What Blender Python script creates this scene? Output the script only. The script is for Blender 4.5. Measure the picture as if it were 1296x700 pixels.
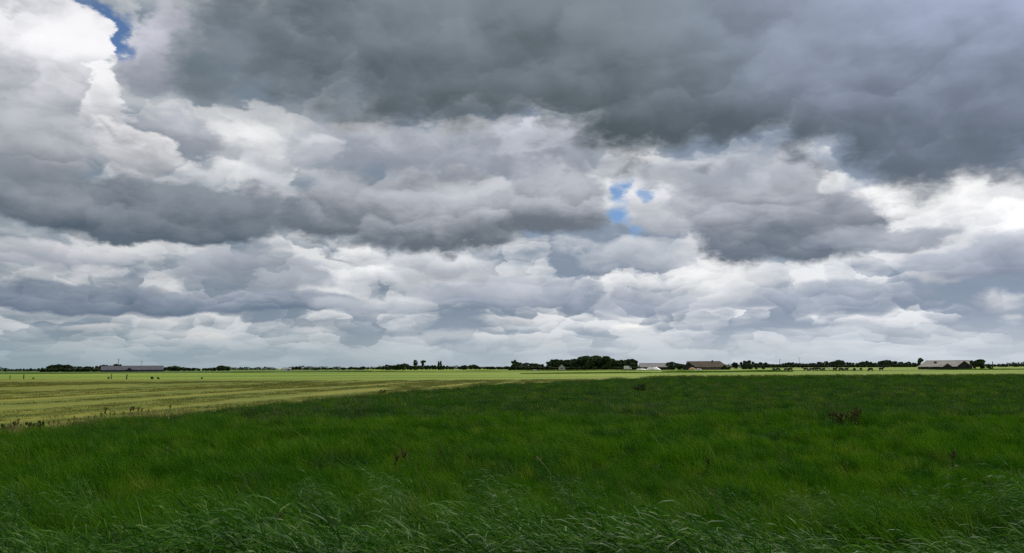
import bpy, bmesh, math, random
import numpy as np
from mathutils import Vector, Matrix, Euler

for o in list(bpy.data.objects):
    bpy.data.objects.remove(o, do_unlink=True)
scene = bpy.context.scene
col = scene.collection

# ------------------------------------------------------------------ camera
FPX = 1000.0            # focal length in photo pixels (photo 1296 x 700)
CAM_H = 2.3
PITCH = math.atan(115.2 / FPX)
ROLL = math.radians(-0.28)
cam_data = bpy.data.cameras.new('camera')
cam_data.sensor_width = 36.0
cam_data.lens = 36.0 * FPX / 1296.0
cam_data.clip_start = 0.1
cam_data.clip_end = 60000.0
cam = bpy.data.objects.new('camera', cam_data)
col.objects.link(cam)
cam.location = (0, 0, CAM_H)
CAM_ROT = (Matrix.Rotation(math.pi / 2 + PITCH, 3, 'X') @ Matrix.Rotation(ROLL, 3, 'Z'))
cam.rotation_euler = CAM_ROT.to_euler()
scene.camera = cam

def ray(px, py):
    """world direction of a photo pixel"""
    return (CAM_ROT @ Vector(((px - 648.0) / FPX, (350.0 - py) / FPX, -1.0))).normalized()

def ground_at(px, py, z=0.0):
    d = ray(px, py)
    k = (z - CAM_H) / d.z
    return Vector((d.x * k, d.y * k, z))

def at_depth(px, dist, z=0.0):
    """ground point in the column of photo pixel px at distance dist"""
    d = ray(px, 466.0)
    k = dist / math.hypot(d.x, d.y)
    return Vector((d.x * k, d.y * k, z))

# ------------------------------------------------------------------ render settings
scene.view_settings.view_transform = 'Standard'
scene.view_settings.look = 'None'
scene.view_settings.exposure = 0.0
scene.view_settings.gamma = 1.0
scene.cycles.use_adaptive_sampling = True
scene.cycles.adaptive_threshold = 0.009
scene.cycles.adaptive_min_samples = 16
scene.cycles.max_bounces = 5
scene.cycles.diffuse_bounces = 2
scene.cycles.glossy_bounces = 1
scene.cycles.transmission_bounces = 2
scene.cycles.transparent_max_bounces = 4
scene.cycles.use_denoising = False
scene.cycles.denoiser = 'OPENIMAGEDENOISE'
scene.cycles.denoising_input_passes = 'RGB_ALBEDO_NORMAL'
scene.cycles.denoising_prefilter = 'ACCURATE'

# ------------------------------------------------------------------ sun
SUN_EL, SUN_AZ = math.radians(52), math.radians(28)      # azimuth from +Y towards +X
sun_data = bpy.data.lights.new('sun', 'SUN')
sun_data.energy = 3.0
sun_data.angle = math.radians(9.0)                        # veiled by the broken cloud
sun_data.color = (1.0, 0.95, 0.86)
sun = bpy.data.objects.new('sun', sun_data)
col.objects.link(sun)
sun_dir = Vector((math.sin(SUN_AZ) * math.cos(SUN_EL), math.cos(SUN_AZ) * math.cos(SUN_EL), math.sin(SUN_EL)))
sun.rotation_euler = sun_dir.to_track_quat('Z', 'Y').to_euler()

# ------------------------------------------------------------------ node helpers
def lin(c):
    return tuple((v / 255.0 / 12.92) if v / 255.0 <= 0.04045 else ((v / 255.0 + 0.055) / 1.055) ** 2.4 for v in c)

class Graph:
    def __init__(self, tree):
        self.t = tree
    def node(self, kind, **kw):
        n = self.t.nodes.new(kind)
        for k, v in kw.items():
            setattr(n, k, v)
        return n
    def put(self, sock, v):
        if isinstance(v, bpy.types.NodeSocket):
            self.t.links.new(v, sock)
        elif v is not None:
            if hasattr(sock.default_value, '__len__'):
                n = len(sock.default_value)
                v = tuple(v) if hasattr(v, '__len__') else (v,) * n
                v = (v + (1.0,) * n)[:n]
            sock.default_value = v
    def math(self, op, a, b=None, c=None, clamp=False):
        n = self.node('ShaderNodeMath', operation=op, use_clamp=clamp)
        for i, v in enumerate((a, b, c)):
            if v is not None:
                self.put(n.inputs[i], v)
        return n.outputs[0]
    def add(self, a, b): return self.math('ADD', a, b)
    def sub(self, a, b): return self.math('SUBTRACT', a, b)
    def mul(self, a, b): return self.math('MULTIPLY', a, b)
    def mad(self, a, b, c): return self.math('MULTIPLY_ADD', a, b, c)
    def vec(self, op, a, b=None, out=0):
        n = self.node('ShaderNodeVectorMath', operation=op)
        self.put(n.inputs[0], a)
        if b is not None:
            self.put(n.inputs['Scale'] if op == 'SCALE' else n.inputs[1], b)
        return n.outputs[out]
    def dot(self, a, b): return self.vec('DOT_PRODUCT', a, b, 1)
    def xyz(self, v):
        n = self.node('ShaderNodeSeparateXYZ'); self.put(n.inputs[0], v)
        return n.outputs[0], n.outputs[1], n.outputs[2]
    def comb(self, x, y, z):
        n = self.node('ShaderNodeCombineXYZ')
        for i, v in enumerate((x, y, z)): self.put(n.inputs[i], v)
        return n.outputs[0]
    def noise(self, v, scale, detail=4.0, rough=0.5, lac=2.0, dist=0.0, dim='3D', color=False, kind='FBM'):
        n = self.node('ShaderNodeTexNoise', noise_dimensions=dim, noise_type=kind)
        self.put(n.inputs['Vector'], v); self.put(n.inputs['Scale'], scale); self.put(n.inputs['Detail'], detail)
        self.put(n.inputs['Roughness'], rough); self.put(n.inputs['Lacunarity'], lac); self.put(n.inputs['Distortion'], dist)
        return n.outputs[1] if color else n.outputs[0]
    def ramp(self, v, a, b, lo=0.0, hi=1.0, kind='SMOOTHSTEP'):
        n = self.node('ShaderNodeMapRange', interpolation_type=kind, clamp=True)
        self.put(n.inputs[0], v); self.put(n.inputs[1], a); self.put(n.inputs[2], b); self.put(n.inputs[3], lo); self.put(n.inputs[4], hi)
        return n.outputs[0]
    def mix(self, f, a, b, blend='MIX'):
        n = self.node('ShaderNodeMix', data_type='RGBA', blend_type=blend, clamp_factor=True)
        self.put(n.inputs[0], f); self.put(n.inputs[6], a); self.put(n.inputs[7], b)
        return n.outputs[2]
    def mapping(self, v, loc, rot, scale):
        n = self.node('ShaderNodeMapping', vector_type='TEXTURE')
        self.put(n.inputs[0], v); n.inputs[1].default_value = loc; n.inputs[2].default_value = rot; n.inputs[3].default_value = scale
        return n.outputs[0]

# ------------------------------------------------------------------ world: blue sky with broken cloud
world = bpy.data.worlds.new('World')
scene.world = world
world.use_nodes = True
world.node_tree.nodes.clear()
SKY_STRENGTH = 0.08

def build_sky():
    g = Graph(world.node_tree)
    out = g.node('ShaderNodeOutputWorld')
    bg = g.node('ShaderNodeBackground')
    bg.inputs[1].default_value = SKY_STRENGTH
    g.t.links.new(bg.outputs[0], out.inputs[0])
    sky = g.node('ShaderNodeTexSky', sky_type='NISHITA')
    sky.sun_disc = False
    sky.sun_elevation = SUN_EL
    sky.sun_rotation = SUN_AZ
    sky.air_density = 0.8
    sky.dust_density = 0.0
    sky.ozone_density = 5.0
    D = g.node('ShaderNodeTexCoord').outputs['Generated']
    x, y, z = g.xyz(D)
    hyp = g.math('SQRT', g.mad(x, x, g.mul(y, y)))
    zc = g.math('MAXIMUM', z, 0.0)
    T = g.math('MINIMUM', g.math('DIVIDE', zc, g.math('MAXIMUM', hyp, 1e-3)), 1.5)   # tangent of elevation
    A = g.math('ARCTAN2', x, y)                                                      # azimuth
    # cloud deck seen in perspective: a flat layer, bent down a little towards the horizon
    inv = g.math('DIVIDE', 1.0, g.add(zc, 0.20))
    P = g.vec('SCALE', g.comb(x, y, 0.0), inv)
    DN = g.vec('MULTIPLY', D, (1.0, 1.0, 1.9))
    w1 = g.vec('SUBTRACT', g.noise(DN, 7.5, 8.0, 0.60, color=True), (0.5, 0.5, 0.5))
    amp = g.mad(T, 0.50, 0.03)
    wa = g.vec('MULTIPLY', w1, g.comb(amp, g.mul(amp, 0.65), 0.0))
    Q = g.vec('ADD', g.comb(A, T, 0.0), wa)
    DW = g.vec('ADD', DN, g.vec('SCALE', w1, 0.05))
    fine = g.noise(DW, 17.0, 6.0, 0.58)
    soft1 = g.noise(DW, 7.0, 5.0, 0.50)
    soft2 = g.noise(g.vec('ADD', DW, (0.010, 0.0, 0.034)), 7.0, 5.0, 0.50)
    near = g.ramp(T, 0.06, 0.26)
    # billows: heaps of rounded cells, each bright along its top and dark at its foot, flatter with distance
    G = g.comb(A, g.mul(g.math('LOGARITHM', g.add(T, 0.10), math.e), 0.40), 0.0)
    GW = g.vec('ADD', G, g.vec('MULTIPLY', w1, (0.12, 0.12, 0.0)))
    def billow(scale, smooth):
        S = g.vec('SCALE', GW, scale)
        n = g.node('ShaderNodeTexVoronoi', voronoi_dimensions='2D', feature='SMOOTH_F1')
        n.inputs['Smoothness'].default_value = smooth
        g.put(n.inputs['Vector'], S); n.inputs['Scale'].default_value = 1.0; n.inputs['Randomness'].default_value = 0.9
        L = g.vec('SUBTRACT', S, n.outputs['Position'])
        return g.dot(L, (0, 1, 0)), n.outputs['Distance'], n.outputs['Position']
    b1, d1, p1 = billow(7.0, 0.32)
    b2, d2, p2 = billow(18.0, 0.28)
    b3, d3, p3 = billow(38.0, 0.15)
    crisp = g.ramp(g.noise(DN, 5.0, 2.0, 0.5), 0.38, 0.62, 0.55, 1.15)
    heaps = g.mul(crisp, g.mad(b1, g.mad(near, 0.40, 0.12), g.mad(b2, g.mad(near, 0.02, 0.24), g.mul(b3, g.mad(near, -0.05, 0.13)))))
    lot = g.mad(g.sub(g.noise(p3, 0.36, 0.0, 0.5, dim='2D'), 0.5), g.mad(near, -0.65, 0.95), g.mul(g.sub(g.noise(p2, 0.36, 0.0, 0.5, dim='2D'), 0.5), g.mad(near, 0.25, 0.75)))        # some heaps catch more light than others
    relief = g.mad(g.mad(g.sub(fine, 0.5), 0.22, g.mad(lot, 0.35, heaps)), 0.42, g.mul(g.sub(soft1, soft2), 0.6))
    fz = g.mad(lot, 0.35, g.mad(g.sub(0.40, d2), 0.45, g.mad(g.sub(fine, 0.5), 1.1, g.mul(g.sub(soft1, 0.5), near))))
    # far rows
    deck = g.noise(g.vec('ADD', P, g.vec('SCALE', w1, 0.16)), 2.2, 4.0, 0.5, dim='2D')
    light = g.ramp(g.mad(lot, g.mad(near, -0.4, 1.25), g.mad(heaps, 1.05, g.mad(g.sub(fine, 0.5), 0.5, g.mad(g.sub(deck, 0.5), -1.6, 0.33)))), -0.10, 0.80)
    side = g.ramp(A, -0.6, 0.6)
    deck_dark = g.mix(side, lin((124, 139, 153)) , lin((140, 154, 174)))
    deck_light = g.mix(side, lin((212, 214, 216)), lin((234, 236, 239)))
    K = 1.0 / SKY_STRENGTH
    acc = g.mix(light, deck_dark, deck_light)
    # pale air at the horizon
    hz = g.mix(side, lin((150, 167, 176)), lin((196, 204, 213)))
    hz_f = g.ramp(T, 0.0, 0.075, 0.92, 0.0)
    acc = g.mix(hz_f, acc, hz)
    blue = g.mix(1.0, sky.outputs[0], (SKY_STRENGTH,) * 3, 'MULTIPLY')

    qx, qy = g.dot(Q, (1, 0, 0)), g.dot(Q, (0, 1, 0))

    def linear(cx, cy, c0):
        """cx * qx + cy * qy + c0"""
        if abs(cy) < 1e-6: return g.mad(qx, cx, c0)
        if abs(cx) < 1e-6: return g.mad(qy, cy, c0)
        return g.mad(qx, cx, g.mad(qy, cy, c0))

    def blob(px, py, rx, ry, rot=0.0):
        d = ray(px, py)
        a, t = math.atan2(d.x, d.y), d.z / math.hypot(d.x, d.y)
        sx, sy = rx / FPX * math.cos(a) ** 2, ry / FPX * math.cos(a)
        c, s = math.cos(math.radians(rot)), math.sin(math.radians(rot))
        return linear(c / sx, s / sx, -(c * a + s * t) / sx), linear(-s / sy, c / sy, (s * a - c * t) / sy)

    def cloud(px, py, rx, ry, base, top=None, rot=0.0, soft=0.5, ragged=1.0, flat=0.0, op=1.0, shade=0.5, rel=1.8, lift=0.5, rim=0.0, tone=None):
        nonlocal acc
        u, v = blob(px, py, rx, ry, rot)
        body = g.mad(fz, ragged, g.sub(1.0, g.mad(u, u, g.mul(v, v))))
        if flat:
            lo = g.math('MINIMUM', v, 0.0)
            body = g.sub(body, g.mul(g.mul(lo, lo), flat))
        m = g.ramp(body, 0.0, soft, 0.0, op)
        if base is None:
            c = blue
        elif tone is not None:
            c = g.mix(g.ramp(g.mad(relief, rel, tone), 0.0, 1.0), base, top)
        elif top is None:
            c = lin(base)
        else:
            s = g.mad(v, shade, g.mad(relief, rel, lift))
            if rim:
                s = g.add(s, g.ramp(body, 0.0, soft * 1.6, rim, 0.0))
            c = g.mix(g.ramp(s, 0.0, 1.0), lin(base), lin(top))
        acc = g.mix(m, acc, c)

    CLOUDS(cloud)
    cloud(676, 297, 20, 8, None, soft=1.2, op=.5, ragged=1.6)
    # great dark cloud overhead: darkest along its lower edge, paler and bluer to the right and higher up
    sd = g.ramp(A, 0.10, 0.62)
    under = g.mix(sd, lin((78, 89, 96)), lin((104, 115, 130)))
    above = g.mix(sd, lin((126, 137, 146)), lin((170, 180, 207)))
    tone = g.mad(g.mad(A, 0.13, g.mad(g.sub(soft1, 0.5), 0.20, g.sub(T, 0.325))), 4.4, 0.14)
    for b in DARK:
        cloud(*b[:4], under, above, soft=b[4], ragged=b[5], tone=tone, rel=0.45, op=b[6])
    acc = g.vec('SCALE', acc, g.mad(relief, 0.45, 1.0))
    g.put(bg.inputs[0], g.vec('SCALE', acc, K))

def CLOUDS(c):
    # low rows towards the horizon
    c(120, 412, 60, 7, (170, 178, 184), (214, 214, 214), soft=.8, op=.7)
    c(260, 424, 50, 6, (176, 184, 189), (212, 211, 208), soft=.8, op=.6)
    c(640, 405, 60, 9, (176, 184, 194), (230, 230, 230), soft=.8, op=.8)
    c(805, 413, 34, 7, (200, 206, 214), (244, 243, 240), soft=.8, op=.9)
    c(560, 428, 120, 9, (178, 188, 196), (205, 208, 212), soft=.9, op=.6)
    c(1060, 420, 120, 10, (172, 184, 197), (208, 213, 220), soft=.9, op=.6)
    c(1278, 400, 26, 10, (198, 204, 211), (240, 240, 240), soft=1.3, ragged=2.0, op=.8)
    c(110, 378, 215, 22, (96, 113, 134), (150, 159, 172), flat=.4, soft=.6, op=.95, lift=.36)
    c(340, 382, 170, 18, (108, 124, 144), (160, 168, 181), flat=.4, soft=.6, op=.95, lift=.36)
    c(470, 388, 100, 16, (146, 158, 173), (188, 194, 202), flat=1., soft=.7, op=.8)
    c(640, 372, 150, 30, (144, 155, 173), (184, 190, 201), flat=1.0, soft=.7, op=.85)
    c(830, 386, 130, 20, (150, 161, 179), (198, 203, 211), flat=1.0, soft=.7, op=.85)
    c(820, 358, 90, 12, (196, 201, 208), (246, 246, 246), soft=.9, op=.9, ragged=1.5)
    c(1060, 380, 140, 28, (132, 145, 165), (180, 188, 201), flat=1.0, soft=.7, op=.88)
    c(1250, 382, 66, 18, (186, 192, 201), (238, 238, 240), soft=1.3, ragged=2.0, op=.75)
    c(60, 325, 150, 24, (166, 172, 183), (216, 216, 220), soft=.7, op=.9)
    c(120, 344, 50, 13, (196, 199, 206), (228, 227, 227), soft=.7, op=.8)
    c(320, 345, 130, 34, (134, 145, 158), (178, 184, 194), flat=.8, soft=.6, op=.88)
    c(466, 338, 62, 36, (190, 195, 202), (248, 248, 248), soft=.6, ragged=1.6, op=.95)
    c(560, 335, 90, 26, (172, 178, 188), (220, 222, 226), soft=.7, op=.85)
    c(690, 312, 66, 20, (196, 200, 207), (246, 246, 247), soft=1.3, ragged=2.2, op=.95)
    c(800, 330, 90, 26, (166, 174, 186), (212, 216, 222), soft=.7, op=.85)
    c(920, 352, 78, 30, (186, 192, 200), (246, 246, 246), soft=.7, ragged=1.6, op=.9)
    c(1180, 348, 56, 20, (186, 190, 199), (244, 244, 243), soft=1.2, ragged=2.0, op=.85)
    c(1240, 330, 130, 40, (134, 145, 164), (184, 190, 203), flat=.8, soft=.7, op=.9)
    # middle distance
    c(850, 258, 90, 66, (164, 170, 180), (228, 229, 233), soft=.5, op=.95)
    c(786, 258, 27, 42, None, soft=.9, rot=8, ragged=2.0)
    c(803, 302, 20, 14, None, soft=1.1, ragged=2.0, op=.9)
    c(830, 240, 16, 9, None, soft=1.2, ragged=2.0, op=.8)
    
    c(1170, 262, 140, 54, (192, 196, 205), (255, 255, 255), soft=.5, lift=.75, ragged=1.6)
    c(985, 282, 145, 84, (106, 117, 131), (184, 188, 197), flat=.4, soft=.45, ragged=1.1, lift=.42, shade=.6)
    c(1110, 304, 110, 20, (132, 142, 157), (170, 177, 188), flat=.8, soft=.7, op=.9)
    c(560, 195, 270, 48, (146, 154, 167), (196, 200, 209), soft=.6)
    c(465, 160, 40, 18, (186, 191, 200), (244, 244, 246), soft=1.0, op=.9, ragged=1.8)
    c(575, 164, 66, 22, (184, 190, 200), (244, 244, 246), soft=1.0, op=.9, ragged=1.8)
    c(660, 180, 60, 24, (190, 195, 206), (226, 228, 236), soft=.7, op=.85)
    c(820, 208, 70, 26, (188, 193, 202), (238, 238, 240), soft=1.0, op=.9, ragged=1.6)
    c(930, 212, 110, 30, (170, 177, 188), (218, 221, 228), soft=.7, op=.9)
    c(1060, 228, 50, 18, (200, 204, 210), (250, 250, 250), soft=.7, op=.9)
    c(545, 272, 225, 70, (102, 112, 122), (182, 186, 194), flat=.8, soft=.45, ragged=1.1, lift=.40, shade=.6)
    c(610, 236, 70, 24, (158, 165, 174), (204, 206, 212), soft=1.0, op=.7, ragged=1.6)
    c(705, 260, 80, 62, (110, 119, 130), (180, 184, 193), flat=.7, soft=.45, ragged=.9, lift=.4)
    c(345, 262, 50, 34, (140, 147, 157), (186, 187, 195), soft=.7, op=.85)
    c(318, 190, 72, 56, (182, 186, 194), (252, 252, 252), soft=1.0, op=.95, ragged=1.7)
    c(398, 196, 40, 26, (176, 181, 191), (228, 229, 233), soft=.7, op=.85)
    c(220, 165, 70, 40, (150, 156, 167), (184, 187, 197), soft=.8, op=.8)
    # left: cumulus with a dark foot
    c(205, 60, 66, 84, (140, 147, 160), (204, 204, 215), soft=.7, op=.95)
    c(108, 22, 90, 32, None, soft=.8, rot=-40, ragged=1.2)
    c(92, 122, 100, 66, (164, 168, 177), (246, 246, 248), soft=.3, ragged=.9, lift=.60, shade=.4)
    c(34, 60, 96, 112, (160, 165, 174), (240, 240, 243), soft=.25, ragged=.8, lift=.50, shade=.40, rel=2.4)
    c(150, 190, 86, 42, (158, 162, 170), (244, 243, 244), soft=.4, ragged=.9, rot=-18)
    c(20, 190, 130, 74, (118, 126, 136), (186, 189, 196), soft=.8, op=.9, lift=.45)
    c(180, 270, 275, 52, (86, 100, 113), (136, 144, 154), flat=1.0, soft=.5, ragged=1.0, lift=.42)
    c(40, 245, 140, 40, (108, 118, 129), (150, 156, 165), soft=.8, op=.8)
    # paler fringe at the left end of the dark cloud
    c(300, 50, 100, 105, (108, 121, 131), (150, 158, 168), soft=.9, op=.9)

DARK = [  # px, py, rx, ry, softness, raggedness, opacity
    (380, -40, 245, 262, 1.5, .6, 1),
    (560, -60, 330, 276, .6, .5, 1),
    (820, -60, 320, 296, .4, .6, 1),
    (1000, -60, 330, 300, .45, .6, 1),
    (1150, -60, 330, 335, .4, .6, 1),
    (1330, -60, 240, 340, .4, .6, 1),
]

build_sky()
world.cycles.sampling_method = 'MANUAL'
world.cycles.sample_map_resolution = 256

# ------------------------------------------------------------------ object helpers
rng = np.random.default_rng(7)
random.seed(11)

def tag(o, label=None, cat=None, group=None, kind=None):
    if label: o['label'] = label
    if cat: o['category'] = cat
    if group: o['group'] = group
    if kind: o['kind'] = kind
    return o

def new_mesh(name, verts, faces, mat=None, smooth=False):
    me = bpy.data.meshes.new(name)
    me.from_pydata([tuple(v) for v in verts], [], [tuple(f) for f in faces])
    if mat is not None:
        me.materials.append(mat)
    if smooth:
        me.polygons.foreach_set('use_smooth', [True] * len(me.polygons))
    me.update()
    return me

def link(name, me, parent=None, loc=None):
    o = bpy.data.objects.new(name, me)
    col.objects.link(o)
    if parent is not None:
        o.parent = parent
    if loc is not None:
        o.location = loc
    return o

def empty(name, loc, rz=0.0, s=1.0):
    o = bpy.data.objects.new(name, None)
    col.objects.link(o)
    o.empty_display_size = 0.2
    o.location = loc
    o.rotation_euler = (0, 0, rz)
    o.scale = (s, s, s) if not hasattr(s, '__len__') else s
    return o

def copy_tree(o, loc, rz=0.0, s=1.0, parent=None):
    c = o.copy()
    col.objects.link(c)
    if parent is not None:
        c.parent = parent
    else:
        c.location = loc
        c.rotation_euler = (0, 0, rz)
        c.scale = (s, s, s) if not hasattr(s, '__len__') else s
    for ch in [k for k in bpy.data.objects if k.parent == o]:
        copy_tree(ch, None, parent=c)
    return c

class MB:
    """collects simple solids into one mesh"""
    def __init__(self): self.v, self.f = [], []
    def add(self, v, f):
        n = len(self.v); self.v += [tuple(p) for p in v]; self.f += [tuple(i + n for i in q) for q in f]
        return self
    def box(self, x0, x1, y0, y1, z0, z1):
        return self.add([(x0, y0, z0), (x1, y0, z0), (x1, y1, z0), (x0, y1, z0), (x0, y0, z1), (x1, y0, z1), (x1, y1, z1), (x0, y1, z1)],
                        [(0, 3, 2, 1), (4, 5, 6, 7), (0, 1, 5, 4), (1, 2, 6, 5), (2, 3, 7, 6), (3, 0, 4, 7)])
    def tube(self, pts, rad, n=6, cap=True):
        base = len(self.v)
        pts = [Vector(p) for p in pts]
        for i, p in enumerate(pts):
            t = (pts[min(i + 1, len(pts) - 1)] - pts[max(i - 1, 0)]).normalized()
            a = t.orthogonal().normalized() if i == 0 else (a - t * a.dot(t)).normalized()
            b = t.cross(a)
            r = rad[i] if hasattr(rad, '__len__') else rad
            for k in range(n):
                q = 2 * math.pi * k / n
                self.v.append(tuple(p + a * math.cos(q) * r + b * math.sin(q) * r))
        for i in range(len(pts) - 1):
            for k in range(n):
                self.f.append((base + i * n + k, base + i * n + (k + 1) % n, base + (i + 1) * n + (k + 1) % n, base + (i + 1) * n + k))
        if cap:
            self.f.append(tuple(base + k for k in range(n))[::-1])
            self.f.append(tuple(base + (len(pts) - 1) * n + k for k in range(n)))
        return self
    def slab(self, a, b, c, d, th):
        """thin plate over quad a b c d, thickened downwards along its normal"""
        a, b, c, d = map(Vector, (a, b, c, d))
        n = (b - a).cross(d - a).normalized() * th
        return self.add([a, b, c, d, a - n, b - n, c - n, d - n],
                        [(0, 1, 2, 3), (7, 6, 5, 4), (0, 4, 5, 1), (1, 5, 6, 2), (2, 6, 7, 3), (3, 7, 4, 0)])
    def build(self, name, mat, parent=None, smooth=False, loc=None):
        return link(name, new_mesh(name, self.v, self.f, mat, smooth), parent, loc)

# ------------------------------------------------------------------ materials
def material(name):
    m = bpy.data.materials.new(name)
    m.use_nodes = True
    m.node_tree.nodes.clear()
    g = Graph(m.node_tree)
    out = g.node('ShaderNodeOutputMaterial')
    return m, g, out

def principled(g, out, color, rough=0.7, spec=0.3, normal=None, transl=0.0, tcol=None):
    b = g.node('ShaderNodeBsdfPrincipled')
    g.put(b.inputs['Base Color'], color)
    g.put(b.inputs['Roughness'], rough)
    b.inputs['Specular IOR Level'].default_value = spec
    if normal is not None:
        g.t.links.new(normal, b.inputs['Normal'])
    if transl:
        t = g.node('ShaderNodeBsdfTranslucent')
        g.put(t.inputs[0], tcol if tcol is not None else color)
        mx = g.node('ShaderNodeMixShader')
        mx.inputs[0].default_value = transl
        g.t.links.new(b.outputs[0], mx.inputs[1]); g.t.links.new(t.outputs[0], mx.inputs[2])
        g.t.links.new(mx.outputs[0], out.inputs[0])
    else:
        g.t.links.new(b.outputs[0], out.inputs[0])
    return b

def bump(g, h, strength=0.5, dist=0.1):
    n = g.node('ShaderNodeBump')
    n.inputs['Strength'].default_value = strength
    n.inputs['Distance'].default_value = dist
    g.put(n.inputs['Height'], h)
    return n.outputs[0]

def pos(g):
    return g.node('ShaderNodeNewGeometry').outputs['Position']

def mat_plain(name, c1, c2, rough=0.8, spec=0.2, scale=3.0, wear=0.0):
    m, g, out = material(name)
    oc = g.node('ShaderNodeTexCoord').outputs['Object']
    n = g.noise(oc, scale, 5.0, 0.6)
    c = g.mix(g.ramp(n, 0.35, 0.65), c1, c2)
    principled(g, out, c, rough, spec)
    return m

def mat_blades(name, cols, patch=0.25, rough=0.5, spec=0.35, transl=0.3, pale=None, flecks=None):
    """leaves and blades: tint by patches on the ground and from tuft to tuft"""
    m, g, out = material(name)
    p = pos(g)
    n = g.noise(p, patch, 4.0, 0.6)
    rnd = g.node('ShaderNodeObjectInfo').outputs['Random']
    f = g.mad(g.sub(rnd, 0.5), 0.8, n)
    c = g.mix(g.ramp(f, 0.30, 0.70), cols[0], cols[1])
    if len(cols) > 2:
        n2 = g.noise(p, patch * 0.3, 3.0, 0.5)
        c = g.mix(g.ramp(n2, 0.50, 0.68), c, cols[2])
    if pale is not None:
        c = g.mix(g.ramp(rnd, 0.86, 0.94), c, pale)
    if flecks is not None:      # pale undersides and glints on scattered leaves, painted into the colour
        c = g.mix(g.ramp(g.noise(p, 7.0, 1.0, 0.5), 0.57, 0.68, 0.0, 0.9), c, flecks)
    principled(g, out, c, rough, spec, transl=transl)
    return m

def mat_meadow_soil():
    m, g, out = material('meadow_soil')
    p = pos(g)
    n = g.noise(p, 0.35, 6.0, 0.65)
    c = g.mix(g.ramp(n, 0.3, 0.7), (0.014, 0.026, 0.006), (0.030, 0.052, 0.012))
    principled(g, out, c, 1.0, 0.0, bump(g, g.noise(p, 6.0, 4.0, 0.7), 0.8, 0.15))
    return m

ROWDIR = math.atan2(0.14, 1.0)          # the mowing runs along the field edge
def mat_mown():
    m, g, out = material('mown_hay_field')
    p = g.mapping(pos(g), (0, 0, 0), (0, 0, -ROWDIR), (1, 1, 1))
    x, y, z = g.xyz(p)
    wob = g.noise(p, 0.05, 3.0, 0.5)
    stretched = g.comb(g.mad(wob, 5.0, x), g.mul(y, 0.05), 0.0)
    rows = g.noise(stretched, 0.42, 3.0, 0.6)
    fine = g.noise(g.comb(x, g.mul(y, 0.35), 0.0), 1.6, 5.0, 0.7)
    big = g.noise(p, 0.02, 3.0, 0.5)
    f = g.mad(g.sub(fine, 0.5), 0.6, rows)
    c = g.mix(g.ramp(f, 0.33, 0.66), (0.078, 0.108, 0.006), (0.185, 0.182, 0.020))
    c = g.mix(g.ramp(big, 0.45, 0.7, 0.0, 0.5), c, (0.095, 0.150, 0.016))
    principled(g, out, c, 0.85, 0.15, bump(g, g.mad(fine, 0.5, rows), 0.6, 0.25))
    return m

def mat_pasture():
    m, g, out = material('pasture')
    p = pos(g)
    a = g.noise(g.vec('MULTIPLY', p, (0.22, 1.0, 1.0)), 0.022, 6.0, 0.66)
    b = g.noise(p, 0.006, 3.0, 0.5)
    fine = g.noise(p, 0.5, 4.0, 0.7)
    c = g.mix(g.ramp(g.mad(g.sub(fine, .5), .4, a), 0.3, 0.7), (0.066, 0.128, 0.006), (0.195, 0.255, 0.020))
    c = g.mix(g.ramp(b, 0.42, 0.66, 0.0, 0.7), c, (0.230, 0.280, 0.036))
    principled(g, out, c, 0.85, 0.15, bump(g, fine, 0.4, 0.1))
    return m

def mat_far_field():
    m, g, out = material('beet_field')
    p = pos(g)
    a = g.noise(g.vec('MULTIPLY', p, (0.2, 1.0, 1.0)), 0.03, 4.0, 0.6)
    c = g.mix(g.ramp(a, 0.3, 0.7), (0.045, 0.085, 0.020), (0.075, 0.125, 0.030))
    principled(g, out, c, 0.9, 0.1)
    return m

def mat_crown(name, c1, c2, c3):
    m, g, out = material(name)
    oc = g.node('ShaderNodeTexCoord').outputs['Object']
    n = g.noise(oc, 0.35, 4.0, 0.65)
    rnd = g.node('ShaderNodeObjectInfo').outputs['Random']
    c = g.mix(g.ramp(g.mad(g.sub(rnd, .5), .5, n), 0.3, 0.7), c1, c2)
    c = g.mix(g.ramp(g.noise(oc, 1.4, 2.0, 0.5), 0.55, 0.7, 0, .6), c, c3)
    principled(g, out, c, 0.7, 0.2, transl=0.15)
    return m

M = {}
M['meadow_soil'] = mat_meadow_soil()
M['mown'] = mat_mown()
M['pasture'] = mat_pasture()
M['beet'] = mat_far_field()
M['grass'] = mat_blades('meadow_grass', [(0.024, 0.098, 0.002), (0.074, 0.178, 0.004), (0.042, 0.120, 0.008)], patch=0.30, rough=0.7, spec=0.05, transl=0.38, pale=(0.12, 0.20, 0.02))
M['reed'] = mat_blades('reed_leaf', [(0.014, 0.066, 0.002), (0.048, 0.138, 0.005)], patch=3.0, rough=0.5, spec=0.10, transl=0.38, flecks=(0.150, 0.245, 0.065))
M['tussock'] = mat_blades('tussock_grass', [(0.012, 0.060, 0.003), (0.028, 0.100, 0.006)], patch=0.4, rough=0.6, spec=0.12, transl=0.3)
M['lime'] = mat_blades('lime_grass', [(0.090, 0.180, 0.006), (0.160, 0.220, 0.014)], patch=0.4, rough=0.6, spec=0.12, transl=0.35)
M['far_grass'] = mat_blades('far_meadow_grass', [(0.028, 0.076, 0.012), (0.054, 0.112, 0.022)], patch=0.12, rough=0.65, spec=0.08, transl=0.3, pale=(0.12, 0.16, 0.06))
M['straw'] = mat_blades('straw_grass', [(0.115, 0.090, 0.030), (0.190, 0.135, 0.055)], patch=0.6, rough=0.7, transl=0.2)
M['olive'] = mat_blades('olive_grass', [(0.080, 0.105, 0.006), (0.130, 0.130, 0.012)], patch=0.05, rough=0.7, transl=0.2)
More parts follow.
